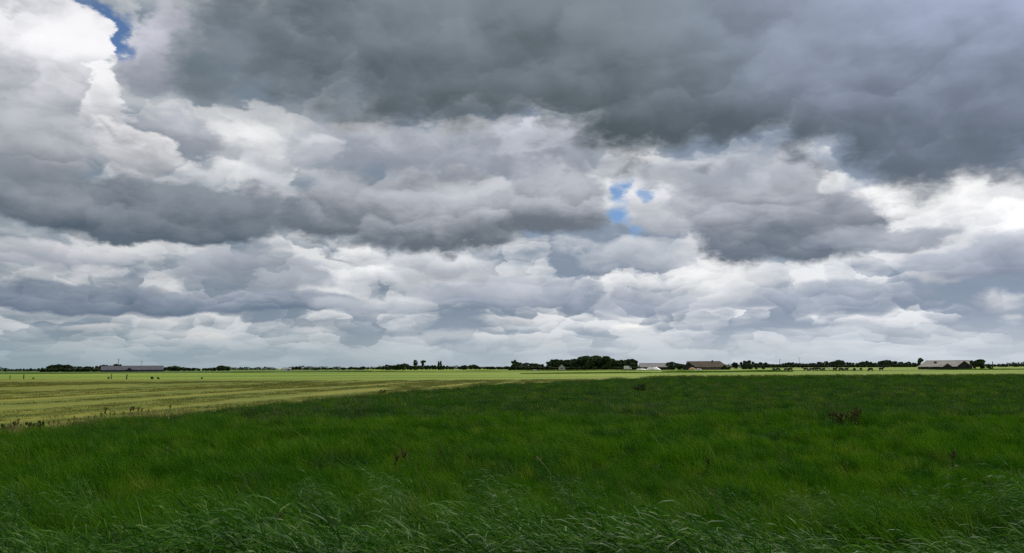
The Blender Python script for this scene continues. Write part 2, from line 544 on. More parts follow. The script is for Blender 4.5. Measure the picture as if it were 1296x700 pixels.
M['stubble'] = mat_blades('stubble_grass', [(0.085, 0.115, 0.012), (0.190, 0.185, 0.030)], patch=0.15, rough=0.8, transl=0.2)
M['crown_dark'] = mat_crown('crown_dark', (0.026, 0.050, 0.016), (0.056, 0.092, 0.026), (0.085, 0.125, 0.034))
M['crown_blue'] = mat_crown('crown_blue', (0.028, 0.052, 0.032), (0.056, 0.088, 0.050), (0.075, 0.110, 0.058))  # bluish leaf colour; on far crowns the tint stands in for haze
M['crown_light'] = mat_crown('crown_light', (0.040, 0.070, 0.018), (0.070, 0.105, 0.030), (0.090, 0.125, 0.040))
M['bark'] = mat_plain('bark', (0.035, 0.028, 0.020), (0.075, 0.062, 0.045))
M['post'] = mat_plain('weathered_post', (0.060, 0.055, 0.045), (0.14, 0.125, 0.10), scale=8)
M['post_dark'] = mat_plain('dark_post', (0.025, 0.024, 0.020), (0.06, 0.055, 0.045), scale=8)
M['dock_seed'] = mat_plain('dock_seed', (0.064, 0.054, 0.014), (0.105, 0.080, 0.024), scale=30)
M['dock_dark'] = mat_plain('dock_seed_dark', (0.035, 0.018, 0.010), (0.075, 0.036, 0.018), scale=30)
M['dock_stem'] = mat_plain('dock_stem', (0.060, 0.045, 0.018), (0.11, 0.060, 0.026), scale=20)
M['dock_leaf'] = mat_plain('dock_leaf', (0.025, 0.050, 0.010), (0.050, 0.080, 0.016), scale=6)
M['pale_stem'] = mat_plain('pale_stem', (0.20, 0.20, 0.10), (0.30, 0.28, 0.16), scale=20)

# ------------------------------------------------------------------ ground, fields
GROUND_EDGE = [(-420, 600), (-200, 571), (0, 548), (60, 541), (130, 533), (210, 524), (330, 512), (480, 497), (560, 491), (640, 485.3), (720, 481), (800, 477.5), (870, 475.6), (1000, 474.9), (1150, 474.2), (1296, 473.5), (1700, 471.5)]
EDGE = [ground_at(p[0], p[1], float(np.interp(p[0], (450, 950), (0.25, 0.55)))) for p in GROUND_EDGE]

def sheet(name, outline, z, mat):
    bm = bmesh.new()
    vs = [bm.verts.new((p[0], p[1], z)) for p in outline]
    f = bm.faces.new(vs)
    if f.normal.z < 0 or f.calc_area() and (f.normal_update() or f.normal.z < 0):
        f.normal_flip()
    bmesh.ops.triangulate(bm, faces=bm.faces[:])
    me = bpy.data.meshes.new(name)
    bm.to_mesh(me); bm.free()
    me.materials.append(mat)
    o = link(name, me)
    o['kind'] = 'structure'
    return o

me = new_mesh('ground', [(-9000, 9.0, -0.02), (9000, 9.0, -0.02), (9000, 11000, -0.02), (-9000, 11000, -0.02)], [(0, 1, 2, 3)], M['pasture'])
link('ground', me)['kind'] = 'structure'

# tall meadow sheet with the ditch along its near side; behind the camera the bank rises to the road
def meadow_profile(y):
    if y < 2.0: return 0.68
    if y < 4.6: return 0.68 + (-0.75 - 0.68) * ((y - 2.0) / 2.6)
    if y < 8.6: return -0.75
    if y < 11.0: return -0.75 + 0.754 * (0.5 - 0.5 * math.cos(math.pi * (y - 8.6) / 2.4))
    return 0.004
rows_y = [-30.0, -4.0, 2.0, 3.3, 4.6, 6.0, 8.6, 9.0, 9.5, 10.0, 10.5, 11.0]
vs, fs = [], []
for yy in rows_y:
    for xx in (-60.0, 60.0):
        vs.append((xx, yy, meadow_profile(yy)))
for i in range(len(rows_y) - 1):
    fs.append((2 * i, 2 * i + 1, 2 * i + 3, 2 * i + 2))
o = link('ditch_bank', new_mesh('ditch_bank', vs, fs, M['meadow_soil'], True)); o['kind'] = 'structure'
sheet('meadow', [(-60, 11.0), (60, 11.0), (330, 11.0)] + [(p.x, p.y) for p in reversed(EDGE)] + [(-60, EDGE[0].y)], 0.004, M['meadow_soil'])
far_edge = [ground_at(*p) for p in [(800, 477.2), (720, 479.3), (640, 480.4), (540, 480.5), (160, 480.2), (0, 480.2), (-500, 482.5)]]
sheet('mown_field', [(p.x, p.y) for p in EDGE[:11]] + [(p.x, p.y) for p in far_edge] + [(far_edge[-1].x - 40, EDGE[0].y)], 0.0, M['mown'])
sheet('beet_field', [(p.x, p.y) for p in [ground_at(x, y) for x, y in [(-300, 474.9), (0, 473.2), (300, 471.3), (470, 470.0), (470, 468.6), (300, 469.0), (0, 470.4), (-300, 471.8)]]], 0.0, M['beet'])

# ------------------------------------------------------------------ grass
def tuft(name, n, rad, hmin, hmax, wid, lean, mat, droop=0.25, spread=0.5, segs=(0.0, 0.42, 0.76, 1.0), wind=math.pi, wl=0.7, seed=0):
    r = np.random.default_rng(seed)
    V, F = [], []
    for i in range(n):
        q = r.uniform(0, 2 * math.pi); d = rad * math.sqrt(r.uniform())
        bx, by = d * math.cos(q), d * math.sin(q)
        h = r.uniform(hmin, hmax)
        L = lean * r.uniform(0.4, 1.5)
        a = r.uniform(0, 2 * math.pi)
        dx = wl * math.cos(wind) + (1 - wl) * math.cos(a) + r.normal(0, spread * .4)
        dy = wl * math.sin(wind) + (1 - wl) * math.sin(a) + r.normal(0, spread * .4)
        fa = r.uniform(0, math.pi); fx, fy = math.cos(fa), math.sin(fa)
        w = wid * r.uniform(0.6, 1.3)
        b = len(V)
        for k, s in enumerate(segs):
            x = bx + dx * L * h * s ** 1.7; y = by + dy * L * h * s ** 1.7
            z = h * s * (1 - droop * L * s * s)
            if k == len(segs) - 1:
                V.append((x, y, z))
            else:
                ww = w * (1 - 0.55 * s) * 0.5
                V.append((x - fx * ww, y - fy * ww, z)); V.append((x + fx * ww, y + fy * ww, z))
        m = len(segs) - 1
        for k in range(m - 1):
            F.append((b + 2 * k, b + 2 * k + 1, b + 2 * k + 3, b + 2 * k + 2))
        F.append((b + 2 * m - 2, b + 2 * m - 1, b + 2 * m))
    return bpy.data.objects.new(name, new_mesh(name, V, F, mat))

def reed_clump(name, n, rad, mat, seed):
    """wind-blown reed stems with long lance-shaped leaves that stream to one side"""
    r = np.random.default_rng(seed)
    V, F = [], []
    def ribbon(pts, widths, side):
        b = len(V)
        for p, w, sd in zip(pts, widths, side):
            V.append(tuple(p - sd * w * .5)); V.append(tuple(p + sd * w * .5))
        for k in range(len(pts) - 1):
            F.append((b + 2 * k, b + 2 * k + 1, b + 2 * k + 3, b + 2 * k + 2))
    for i in range(n):
        q = r.uniform(0, 2 * math.pi); d = rad * math.sqrt(r.uniform())
        base = Vector((d * math.cos(q), d * math.sin(q), 0))
        H = r.uniform(1.15, 1.62)
        wind = math.pi + r.normal(0, 0.35)
        wv = Vector((math.cos(wind), math.sin(wind), 0))
        ln = r.uniform(0.25, 0.62)
        stem = lambda s: base + wv * (ln * H * s ** 2.0) + Vector((0, 0, H * s * (1 - 0.16 * ln * s)))
        sp = [stem(s) for s in (0, .35, .7, 1.0)]
        sd = Vector((-wv.y, wv.x, 0))
        ribbon(sp, [.011, .009, .007, .004], [sd] * 4)
        k = 0
        for s in np.arange(0.30, 1.0, 0.085):
            p0 = stem(s)
            L = r.uniform(.24, .52) * (1.0 - 0.25 * abs(s - .65))
            a = wind + r.normal(0, 0.45) + (0.5 if k % 2 else -0.5) * r.uniform(0.2, 1.0)
            k += 1
            dv = Vector((math.cos(a), math.sin(a), 0))
            up = r.uniform(0.15, 0.95); dr = r.uniform(0.35, 1.15)
            wd = r.uniform(.006, .019)
            pts, wids, sds = [], [], []
            tw0 = r.uniform(-0.9, 0.9); tw1 = tw0 + r.normal(0, 0.9)
            for j, u in enumerate((0, .22, .5, .78, 1.0)):
                pts.append(p0 + dv * (L * (u * .92)) + Vector((0, 0, L * (up * u - dr * u * u * .8))))
                wids.append(wd * (0.45, 1.0, .95, .6, .04)[j])
                tw = tw0 + (tw1 - tw0) * u
                sdv = Vector((-dv.y, dv.x, 0)) * math.cos(tw) + Vector((0, 0, 1)) * math.sin(tw)
                sds.append(sdv)
            ribbon(pts, wids, sds)
    me = new_mesh(name, V, F, mat, True)
    return bpy.data.objects.new(name, me)

def scatter(name, protos, P, rot, scl, idx):
    """one object that repeats the prototype tufts on the given points"""
    c = bpy.data.collections.new(name + '_tufts')
    for i, o in enumerate(protos):
        o.name = '%s_tuft_%02d' % (name, i)
        c.objects.link(o)
    me = bpy.data.meshes.new(name)
    me.from_pydata([tuple(p) for p in P], [], [])
    for nm, ty, data, key in (('rot', 'FLOAT_VECTOR', rot, 'vector'), ('scl', 'FLOAT_VECTOR', scl, 'vector'), ('idx', 'INT', idx, 'value')):
        a = me.attributes.new(nm, ty, 'POINT')
        a.data.foreach_set(key, np.asarray(data, dtype=np.int32 if ty == 'INT' else np.float32).ravel())
    o = link(name, me)
    ng = bpy.data.node_groups.new(name + '_scatter', 'GeometryNodeTree')
    ng.interface.new_socket(name='Geometry', in_out='INPUT', socket_type='NodeSocketGeometry')
    ng.interface.new_socket(name='Geometry', in_out='OUTPUT', socket_type='NodeSocketGeometry')
    gi, go = ng.nodes.new('NodeGroupInput'), ng.nodes.new('NodeGroupOutput')
    ci = ng.nodes.new('GeometryNodeCollectionInfo')
    ci.inputs['Collection'].default_value = c
    ci.inputs['Separate Children'].default_value = True
    ci.inputs['Reset Children'].default_value = True
    ip = ng.nodes.new('GeometryNodeInstanceOnPoints')
    ip.inputs['Pick Instance'].default_value = True
    def attr(nm, ty):
        n = ng.nodes.new('GeometryNodeInputNamedAttribute'); n.data_type = ty
        n.inputs['Name'].default_value = nm
        return n.outputs['Attribute']
    L = ng.links.new
    L(gi.outputs[0], ip.inputs['Points']); L(ci.outputs[0], ip.inputs['Instance'])
    L(attr('rot', 'FLOAT_VECTOR'), ip.inputs['Rotation']); L(attr('scl', 'FLOAT_VECTOR'), ip.inputs['Scale']); L(attr('idx', 'INT'), ip.inputs['Instance Index'])
    L(ip.outputs[0], go.inputs[0])
    md = o.modifiers.new('scatter', 'NODES')
    md.node_group = ng
    o['kind'] = 'stuff'
    return o

def vnoise(x, y, s, seed=0):
    """smooth value noise on numpy arrays"""
    x, y = x * s, y * s
    xi, yi = np.floor(x).astype(np.int64), np.floor(y).astype(np.int64)
    xf, yf = x - xi, y - yi
    u, v = xf * xf * (3 - 2 * xf), yf * yf * (3 - 2 * yf)
    def h(a, b):
        k = (a * 374761393 + b * 668265263 + seed * 974711) & 0x7fffffff
        k = ((k ^ (k >> 13)) * 1274126177) & 0x7fffffff
        return ((k ^ (k >> 16)) & 0xffff) / 65535.0
    return (h(xi, yi) * (1 - u) + h(xi + 1, yi) * u) * (1 - v) + (h(xi, yi + 1) * (1 - u) + h(xi + 1, yi + 1) * u) * v

ex = np.array([p.x for p in EDGE]); ey = np.array([p.y for p in EDGE])
def in_meadow(x, y):
    """inside the tall meadow: to the right of the left field edge, nearer than the far edge"""
    k = 11     # EDGE[:12] runs away from the camera on the left, the rest along the far side
    xl = np.interp(y, ey[:k + 1], ex[:k + 1])
    yf = np.interp(x, ex[k:], ey[k:], left=1e9)
    return (x > xl) & (np.where(x > ex[k], y < yf, y < ey[k])) & (y > 9.6)

def wedge_points(d0, d1, per_m2, half=0.70):
    area = half * (d1 ** 2 - d0 ** 2)
    n = int(area * per_m2)
    y = np.sqrt(rng.uniform(d0 ** 2, d1 ** 2, n))
    x = rng.uniform(-half, half, n) * y
    return x, y

def tuft_props(n, s, variants, jitter=0.55):
    rot = np.stack([rng.normal(0, 0.07, n), rng.normal(0, 0.07, n), rng.normal(0, jitter, n)], 1)
    return rot, rng.integers(0, variants, n)

protos = [tuft('tuft', 56, 0.17, 0.14, 0.40, 0.0065, 0.45, M['grass'], wl=0.45, seed=20 + i) for i in range(6)]
protos += [tuft('tuft', 60, 0.24, 0.20, 0.52, 0.0070, 0.75, M['grass'], wl=0.55, seed=40 + i) for i in range(3)]
far_protos = [tuft('tuft', 64, 0.40, 0.14, 0.42, 0.017, 0.5, M['grass' if i < 2 else 'far_grass'], segs=(0, .55, 1.0), wl=0.4, seed=60 + i) for i in range(5)]
Xs, Ys, Ss, Is = [], [], [], []
for d0, d1, dens, s, far in ((9.6, 17, 26, 1.0, 0), (17, 34, 15, 1.1, 0), (34, 70, 5.6, 1.0, 1), (70, 130, 2.6, 1.2, 1), (130, 330, 0.9, 1.5, 1)):
    x, y = wedge_points(d0, d1, dens)
    k = in_meadow(x, y)
    x, y = x[k], y[k]
    hgt = 0.55 + 0.95 * vnoise(x, y, 0.75, 3) ** 1.5 * (0.5 + 0.9 * vnoise(x, y, 0.21, 5))
    bare = vnoise(x, y, 0.9, 31) * (0.6 + 0.6 * vnoise(x, y, 0.3, 33))
    hgt *= np.where(bare > 0.62, 0.7, 1.0)
    Xs.append(x); Ys.append(y); Ss.append(s * hgt * rng.uniform(.8, 1.2, len(x)))
    Is.append(rng.integers(0, 5, len(x)) + 9 if far else rng.integers(0, 9, len(x)))
X, Y, S, I = map(np.concatenate, (Xs, Ys, Ss, Is))
rot, _ = tuft_props(len(X), S, 1)
Z = np.array([meadow_profile(v) for v in Y])
o = scatter('meadow_grass', protos + far_protos, np.stack([X, Y, Z], 1), rot, np.stack([S, S, S], 1), I)
tag(o, 'tall dark green wind-blown grass covering the near meadow', 'grass')

# darker tussocks and pale seeding stalks among it
tus = [tuft('tuft', 90, 0.26, 0.20, 0.46, 0.010, 0.7, M['tussock'], wl=0.3, spread=.9, seed=70 + i) for i in range(4)]
tus += [tuft('tuft', 9, 0.5, 0.42, 0.72, 0.005, 0.55, M['straw'], wl=0.6, seed=80 + i) for i in range(2)]
tus += [tuft('tuft', 70, 0.30, 0.22, 0.48, 0.008, 0.6, M['lime'], wl=0.4, seed=90 + i) for i in range(2)]
x, y = wedge_points(9.8, 100, 1.3)
k = in_meadow(x, y) & ((vnoise(x, y, 0.33, 41) * (.5 + .7 * vnoise(x, y, .11, 43)) > 0.36) | (rng.uniform(size=len(x)) < .24))
x, y = x[k], y[k]
rot, idx = tuft_props(len(x), 1, 8)
sc = rng.uniform(.6, 1.35, len(x)); sz = sc * rng.uniform(.7, 1.1, len(x))
o = scatter('tussock_grass', tus, np.stack([x, y, [meadow_profile(v) for v in y]], 1), rot, np.stack([sc, sc, sz], 1), idx)
tag(o, 'darker tussocks and pale stalks scattered through the tall meadow', 'grass')

# reeds in the ditch
rp = [reed_clump('reed', 9, 0.26, M['reed'], 100 + i) for i in range(9)]
n = 2700
y = np.where(rng.uniform(size=n) < .93, rng.uniform(4.4, 9.4, n), rng.uniform(9.0, 12.0, n)); x = rng.uniform(-1, 1, n) * (1.2 + 0.72 * y)
hg = 0.70 + 0.62 * vnoise(x, y, 0.55, 9) + rng.normal(0, .07, n)
z = np.array([meadow_profile(v) for v in y])
hg *= np.interp(y, (4.4, 8.6, 9.6, 12.0), (0.92, 0.90, 0.68, 0.36))
rot, idx = tuft_props(n, 1, 9, 0.3)
o = scatter('reed', rp, np.stack([x, y, z], 1), rot, np.stack([hg, hg, hg], 1), idx)
o.name = 'reeds'
tag(o, 'long-leaved green reeds bending in the wind along the ditch', 'reeds')
# grass down the bank behind the reeds
bank = [tuft('tuft', 50, 0.25, 0.30, 0.75, 0.0085, 0.9, M['grass'], seed=140 + i) for i in range(3)] + [tuft('tuft', 34, 0.25, 0.30, 0.70, 0.015, 1.0, M['tussock'], seed=150 + i) for i in range(1)]
n = 1500
y = rng.uniform(6.5, 11.4, n); x = rng.uniform(-1, 1, n) * 0.74 * y
rot, idx = tuft_props(n, 1, 4)
sc = rng.uniform(.7, 1.25, n) * (0.7 + 0.7 * vnoise(x, y, 0.8, 4)) * np.interp(y, (6.5, 9.0, 11.4), (1.4, 1.0, .7))
o = scatter('bank_grass', bank, np.stack([x, y, [meadow_profile(v) for v in y]], 1), rot, np.stack([sc, sc, sc], 1), idx)
tag(o, 'deep green grass on the ditch bank behind the reeds', 'grass')

# stubble on the mown field
st = [tuft('tuft', 50, 0.55, 0.03, 0.13, 0.016, 0.9, M['stubble'], segs=(0, .55, 1.0), wl=0.2, seed=160 + i) for i in range(4)]
x, y = wedge_points(28, 150, 1.9, half=0.70)
xl = np.interp(y, ey[:12], ex[:12])
k = (x < xl - 0.5) & (y < 165)
keep = vnoise(x * math.cos(ROWDIR) - y * math.sin(ROWDIR), y * .06, 0.45, 21) > 0.42
k &= keep
x, y = x[k], y[k]
rot, idx = tuft_props(len(x), 1, 4, 3.0)
sc = rng.uniform(.7, 1.5, len(x))
o = scatter('stubble', st, np.stack([x, y, np.zeros(len(x))], 1), rot, np.stack([sc, sc, sc], 1), idx)
tag(o, 'short yellowish stubble in rows on the mown field', 'stubble')

# dry margin along the field edge
dry = [tuft('tuft', 60, 0.30, 0.25, 0.70, 0.010, 0.5, M['straw'], seed=180 + i) for i in range(3)]
dry += [tuft('tuft', 60, 0.40, 0.20, 0.55, 0.016, 0.6, M['olive'], segs=(0, .55, 1.0), seed=190 + i) for i in range(3)]
dry += [tuft('tuft', 60, 0.60, 0.20, 0.55, 0.030, 0.6, M['grass'], segs=(0, .55, 1.0), seed=196 + i) for i in range(2)]
px, py, ps, pi = [], [], [], []
for i in range(2, 11):
    a, b = EDGE[i], EDGE[i + 1]
    m_ = int((b - a).length * (7.0 if i < 5 else 2.4))
    t = rng.uniform(0, 1, m_)
    px.append(a.x + (b.x - a.x) * t + rng.normal(-0.25, .40, m_)); py.append(a.y + (b.y - a.y) * t)
    ps.append(rng.uniform(.45, 1.0, m_) * (0.95 if i < 5 else 0.85)); pi.append(rng.integers(0, 4 if i < 5 else 6, m_))
for i in range(11, 16):
    a, b = EDGE[i], EDGE[i + 1]
    m_ = int((b - a).length * 16)
    t = rng.uniform(0, 1, m_)
    if i == 11:
        t = np.sqrt(t)
    px.append(a.x + (b.x - a.x) * t); py.append(a.y + (b.y - a.y) * t + rng.uniform(12, 40, m_) * (t if i == 11 else 1.0) * rng.uniform(.5, 1.1, m_))
    ps.append(rng.uniform(.5, 1.25, m_) * (t ** 2 if i == 11 else 1.0)); pi.append(rng.integers(3, 6, m_))
for (xa, ya), (xb, yb) in (((-60, 473.9), (560, 470.2)), ((560, 470.3), (870, 468.6)), ((840, 470.6), (1330, 467.6)), ((660, 473.3), (1000, 470.4))):
    m_ = 2600
    t = np.linspace(0, 1, m_)
    q = [ground_at(xa + (xb - xa) * v, ya + (yb - ya) * v) for v in t]
    px.append(np.array([v.x for v in q]) + rng.normal(0, .5, m_)); py.append(np.array([v.y for v in q]) + rng.normal(0, 2.5, m_))
    ps.append(rng.uniform(.5, 1.3, m_) * (.4 + vnoise(px[-1], py[-1] * 0, .05, 51))); pi.append(rng.integers(6, 8, m_))
x, y, sc, idx = map(np.concatenate, (px, py, ps, pi))
rot, _ = tuft_props(len(x), 1, 1, 0.6)
o = scatter('margin_grass', dry, np.stack([x, y, np.zeros(len(x))], 1), rot, np.stack([sc, sc, sc], 1), idx)
tag(o, 'dry straw and olive coloured grass along the field edges', 'grass')

# ------------------------------------------------------------------ trees
def leaf_cloud(lobes, per, size, seed):
    """many small tilted leaf sprays spread through and over a set of ellipsoid lobes"""
    r = np.random.default_rng(seed)
    V, F = [], []
    for (cx, cy, cz, rx, ry, rz) in lobes:
        for i in range(per):
            d = r.normal(size=3); d /= np.linalg.norm(d)
            k = r.uniform(0.45, 1.05) ** 0.5
            c = np.array((cx, cy, cz)) + d * np.array((rx, ry, rz)) * k
            a = r.normal(size=3); a /= np.linalg.norm(a)
            b = np.cross(a, r.normal(size=3)); b /= np.linalg.norm(b)
            s = size * r.uniform(.6, 1.4)
            n = len(V)
            V += [c - a * s * .7, c + b * s * .45 - a * s * .1, c + a * s * .7, c - b * s * .45 + a * s * .1]
            F.append((n, n + 1, n + 2, n + 3))
    return V, F

def tree_proto(kind, seed, mat):
    """10 m tall tree: an Empty with trunk (limbs included) and crown"""
    r = np.random.default_rng(seed)
    root = empty('tree', (0, 0, 0))
    lobes = []
    if kind == 'broad':
        for i in range(15):
            q = r.uniform(0, 6.28); h = r.uniform(1.5, 8.6)
            w = 3.1 * math.sin(math.pi * min(1, (h - 0.6) / 9.2)) ** .7
            d = r.uniform(.35, 1) * w
            s = r.uniform(.9, 1.7)
            lobes.append((d * math.cos(q), d * math.sin(q), h, s, s, s * r.uniform(.7, 1.0)))
        lobes.append((r.normal(0, .4), r.normal(0, .4), 8.9, 1.2, 1.2, 1.0))
        tr = [(0, 0, 0), (.08, .04, 2.0), (-.05, .1, 4.4), (.1, 0, 7.0)]; rad = [.30, .24, .17, .07]
    elif kind == 'oval':
        for i in range(14):
            q = r.uniform(0, 6.28); h = r.uniform(1.8, 9.0)
            w = 1.7 * math.sin(math.pi * min(1, (h - 0.2) / 10.2)) ** .6
            d = r.uniform(.2, 1) * w; s = r.uniform(.7, 1.25)
            lobes.append((d * math.cos(q), d * math.sin(q), h, s, s, s))
        lobes.append((0, 0, 9.2, .7, .7, .9))
        tr = [(0, 0, 0), (.05, 0, 2.5), (0, .08, 5.5), (0, 0, 8.6)]; rad = [.26, .2, .14, .05]
    elif kind == 'poplar':
        for i in range(16):
            h = 1.4 + i * .52; w = 1.0 * math.sin(math.pi * min(1, (h + .2) / 10.4)) ** .5
            q = r.uniform(0, 6.28)
            lobes.append((.35 * w * math.cos(q), .35 * w * math.sin(q), h, .75 * w + .1, .75 * w + .1, .75))
        tr = [(0, 0, 0), (.03, 0, 3), (0, 0, 6), (0, 0, 9.2)]; rad = [.22, .17, .11, .03]
    elif kind == 'open':
        for i in range(11):
            q = r.uniform(0, 6.28); h = r.uniform(4.6, 9.0); d = r.uniform(.3, 2.2); s = r.uniform(.55, 1.15)
            lobes.append((d * math.cos(q), d * math.sin(q), h, s, s, s * .8))
        lobes.append((0, 0, 9.0, .9, .9, .8))
        tr = [(0, 0, 0), (.1, .05, 3.0), (-.05, .1, 6), (.1, 0, 8.6)]; rad = [.28, .22, .15, .05]
    else:   # bush: crown down to the ground
        for i in range(14):
            q = r.uniform(0, 6.28); h = r.uniform(1.4, 8.4); w = 4.6 * math.sin(math.pi * min(1, (h + 1.4) / 11.4)) ** .6
            d = r.uniform(.2, 1) * w; s = r.uniform(1.3, 2.3)
            lobes.append((d * math.cos(q), d * math.sin(q), h, s, s, s * .8))
        tr = [(0, 0, 0), (.2, 0, 1.5), (0, .2, 3.5), (.1, 0, 6)]; rad = [.4, .3, .2, .1]
    if kind == 'weed':
        lobes = [(r.normal(0, 2.2), r.normal(0, 2.2), r.uniform(1.0, 5.5), r.uniform(.8, 1.6), r.uniform(.8, 1.6), r.uniform(1.4, 2.6)) for i in range(11)]
        lobes += [(r.normal(0, 1.6), r.normal(0, 1.6), r.uniform(5.5, 8.8), .5, .5, 1.5) for i in range(6)]
        tr = [(0, 0, 0), (.1, 0, 2), (0, .1, 4), (0, 0, 6)]; rad = [.2, .15, .12, .05]
    mb = MB().tube(tr, rad, 7)
    for i in range(6):
        h = r.uniform(.35, .75) * (tr[-1][2])
        tgt = lobes[int(r.integers(0, len(lobes)))]
        if tgt[2] > h:
            mb.tube([(0, 0, h), ((tgt[0]) * .5, tgt[1] * .5, (h + tgt[2]) * .5 + .2), tgt[:3]], [.10, .07, .03], 5)
    mb.build('trunk', M['bark'], root)
    V, F = leaf_cloud(lobes, 70 if kind == 'weed' else 170, 1.0 if kind == 'bush' else .70, seed + 1)
    link('crown', new_mesh('crown', V, F, mat), root)
    return root

M['crown_weed'] = mat_crown('weed_leaves', (0.035, 0.065, 0.010), (0.065, 0.095, 0.016), (0.085, 0.060, 0.020))
PROTO = {}
for key, kind, seed, mat in (('b1', 'broad', 1, 'crown_dark'), ('b2', 'broad', 2, 'crown_dark'), ('b3', 'broad', 3, 'crown_dark'), ('o1', 'oval', 4, 'crown_dark'), ('o2', 'oval', 5, 'crown_dark'),
                             ('p1', 'poplar', 6, 'crown_dark'), ('p2', 'poplar', 7, 'crown_dark'), ('n1', 'open', 8, 'crown_dark'), ('n2', 'open', 9, 'crown_dark'),
                             ('s1', 'bush', 10, 'crown_dark'), ('s2', 'bush', 11, 'crown_dark'),
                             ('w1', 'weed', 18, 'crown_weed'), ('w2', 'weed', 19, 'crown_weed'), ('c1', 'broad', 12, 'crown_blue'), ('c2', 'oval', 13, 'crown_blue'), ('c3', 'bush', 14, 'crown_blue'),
                             ('l1', 'broad', 15, 'crown_light'), ('l2', 'bush', 16, 'crown_light'), ('l3', 'oval', 17, 'crown_light')):
    PROTO[key] = tree_proto(kind, seed, M[mat])
USED = set()

def plant(key, px, dist, top_px, label, group=None, name='tree', cat='tree', wide=1.0, base_px=None, dz=0.0):
    """a tree in photo column px at a distance in metres; its height from the row its top reaches"""
    p = at_depth(px, dist)
    d = ray(px, top_px)
    h = CAM_H + dist * d.z / math.hypot(d.x, d.y)
    s = max(h, 0.4) / 10.0
    rz = random.uniform(0, 6.28)
    if key in USED:
        o = copy_tree(PROTO[key], p, rz, (s * wide, s * wide, s))
    else:
        USED.add(key); o = PROTO[key]
        o.location = p; o.rotation_euler = (0, 0, rz); o.scale = (s * wide, s * wide, s)
    o.name = name
    for k in ('group', 'label', 'category'):
        if k in o: del o[k]
    tag(o, label, cat, group)
    return o

def row(keys, pts, x0, x1, step, d0, d1, label, group, jit=1.2, wide=1.0, name='tree', cat='tree', loose=False):
    """trees between two photo columns, tops following a skyline given as (px, top_px)"""
    xs = [p[0] for p in pts]; ys = [p[1] for p in pts]
    x = x0
    while x <= x1:
        t = float(np.interp(x, xs, ys)) + random.uniform(-.35, 1.6) * jit
        plant(random.choice(keys), x, random.uniform(d0, d1), t, label, group, wide=1.2 * wide * random.uniform(.8, 1.25), name=name, cat=cat)
        x += step * (random.choice([.45, .7, .9, 1.2, 1.7]) if loose else random.uniform(.65, 1.25))

# the dark wood beside the farm
sky1 = [(648, 458), (651, 455.5), (656, 459), (684, 460), (690, 462), (697, 455), (703, 453), (720, 455.5), (731, 453.5), (742, 449.2), (752, 450), (760, 451), (768, 450.3), (778, 454.5), (790, 455.5), (798, 453), (803, 455.5), (806, 459)]
W = ('tall dark tree in the dense wood beside the white-covered heaps', 'trees of the dense wood by the farm')
row(['b1', 'b2', 'b3', 'o1', 'o2'], sky1, 650, 804, 3.9, 700, 745, *W, wide=1.2)
row(['b1', 'b3', 'o2', 'o1'], [(a, b + 2.2) for a, b in sky1], 651, 803, 5.5, 680, 700, *W, wide=1.15)
Wb = ('low dark bush along the foot of the dense wood beside the white-covered heaps', 'bushes along the foot of the dense wood')
row(['s1', 's2'], [(a, 463.6) for a, b in sky1], 650, 804, 4.4, 672, 684, *Wb, jit=.8, wide=2.1, name='bush', cat='bush')
plant('l3', 770, 672, 451.8, 'lighter green oval tree on the near side of the dense wood')
plant('l3', 744, 674, 456.5, 'smaller lighter green tree below the highest crowns of the dense wood')
plant('o2', 651.5, 690, 455.6, 'slim dark tree standing up at the outer end of the dense wood', wide=.8)

# wood round the long grey barn
sky2 = [(58, 465), (63, 461.8), (73, 461), (86, 461.4), (96, 463.5), (110, 463.5), (118, 463), (128, 461.5), (136, 462), (142, 463), (147, 460.6), (151, 460.8), (155, 463.2)]
L2 = ('dark tree in the wood that runs up to the gable of the long grey barn', 'trees beside the long grey barn')
row(['b1', 'b2', 'b3', 'o2'], sky2, 60, 154, 4.0, 960, 1020, *L2, jit=.7)
row(['s1', 's2'], [(a, 466) for a, b in sky2], 56, 130, 4.5, 930, 955, 'dark bush at the foot of the wood beside the long grey barn', 'bushes beside the long grey barn', jit=.5, wide=1.7, name='bush', cat='bush')
for px, tp, k, d in ((7, 465.6, 'b1', 1250), (20.5, 466.8, 'o1', 1300), (30, 466.3, 'c1', 1350), (35, 467, 'c2', 1400), (39.5, 465.6, 'c1', 1250), (49, 465.8, 'b2', 1150), (53.5, 465.2, 'b3', 1150)):
    plant(k, px, d, tp, 'small far tree standing apart on the open horizon beyond the pale post', 'single trees on the open horizon')
sky3 = [(208, 463.5), (222, 462.6), (226, 464.5), (262, 465), (275, 464.5), (279, 462), (286, 463.6), (292, 466.2)]
row(['b1', 'b2', 'c1', 's1'], sky3, 209, 292, 3.4, 1000, 1080, 'far dark tree in the low belt past the end of the long grey barn', 'tree belt past the long grey barn', jit=.8, wide=1.4, loose=True)
sky4 = [(365, 465.5), (370, 463.6), (377, 464), (383, 464.2), (395, 465.8), (405, 464.8), (420, 465.5), (440, 465), (460, 464), (478, 463.4)]
row(['b2', 'c1', 'c3', 'b3'], sky4, 364, 484, 3.9, 1150, 1250, 'far dark tree in the thin broken tree line with the white shed', 'thin broken tree line', jit=.9, wide=1.7, loose=True)
sky5 = [(484, 463), (487, 461.2), (500, 461.6), (508, 459.8), (513, 459.5), (519, 462.6), (540, 462), (552, 461.8), (564, 462.2), (576, 464.6)]
row(['b1', 'b2', 'b3', 's1'], sky5, 485, 577, 4.1, 860, 920, 'dark tree in the far wood below the two tall ragged trees', 'far wood with the tall ragged trees', jit=.6)
plant('n1', 526, 850, 455.6, 'tall ragged dense-topped tree rising out of the far wood')
plant('n2', 535.5, 850, 455.8, 'tall thin-crowned tree with sky between its branches, in the far wood')
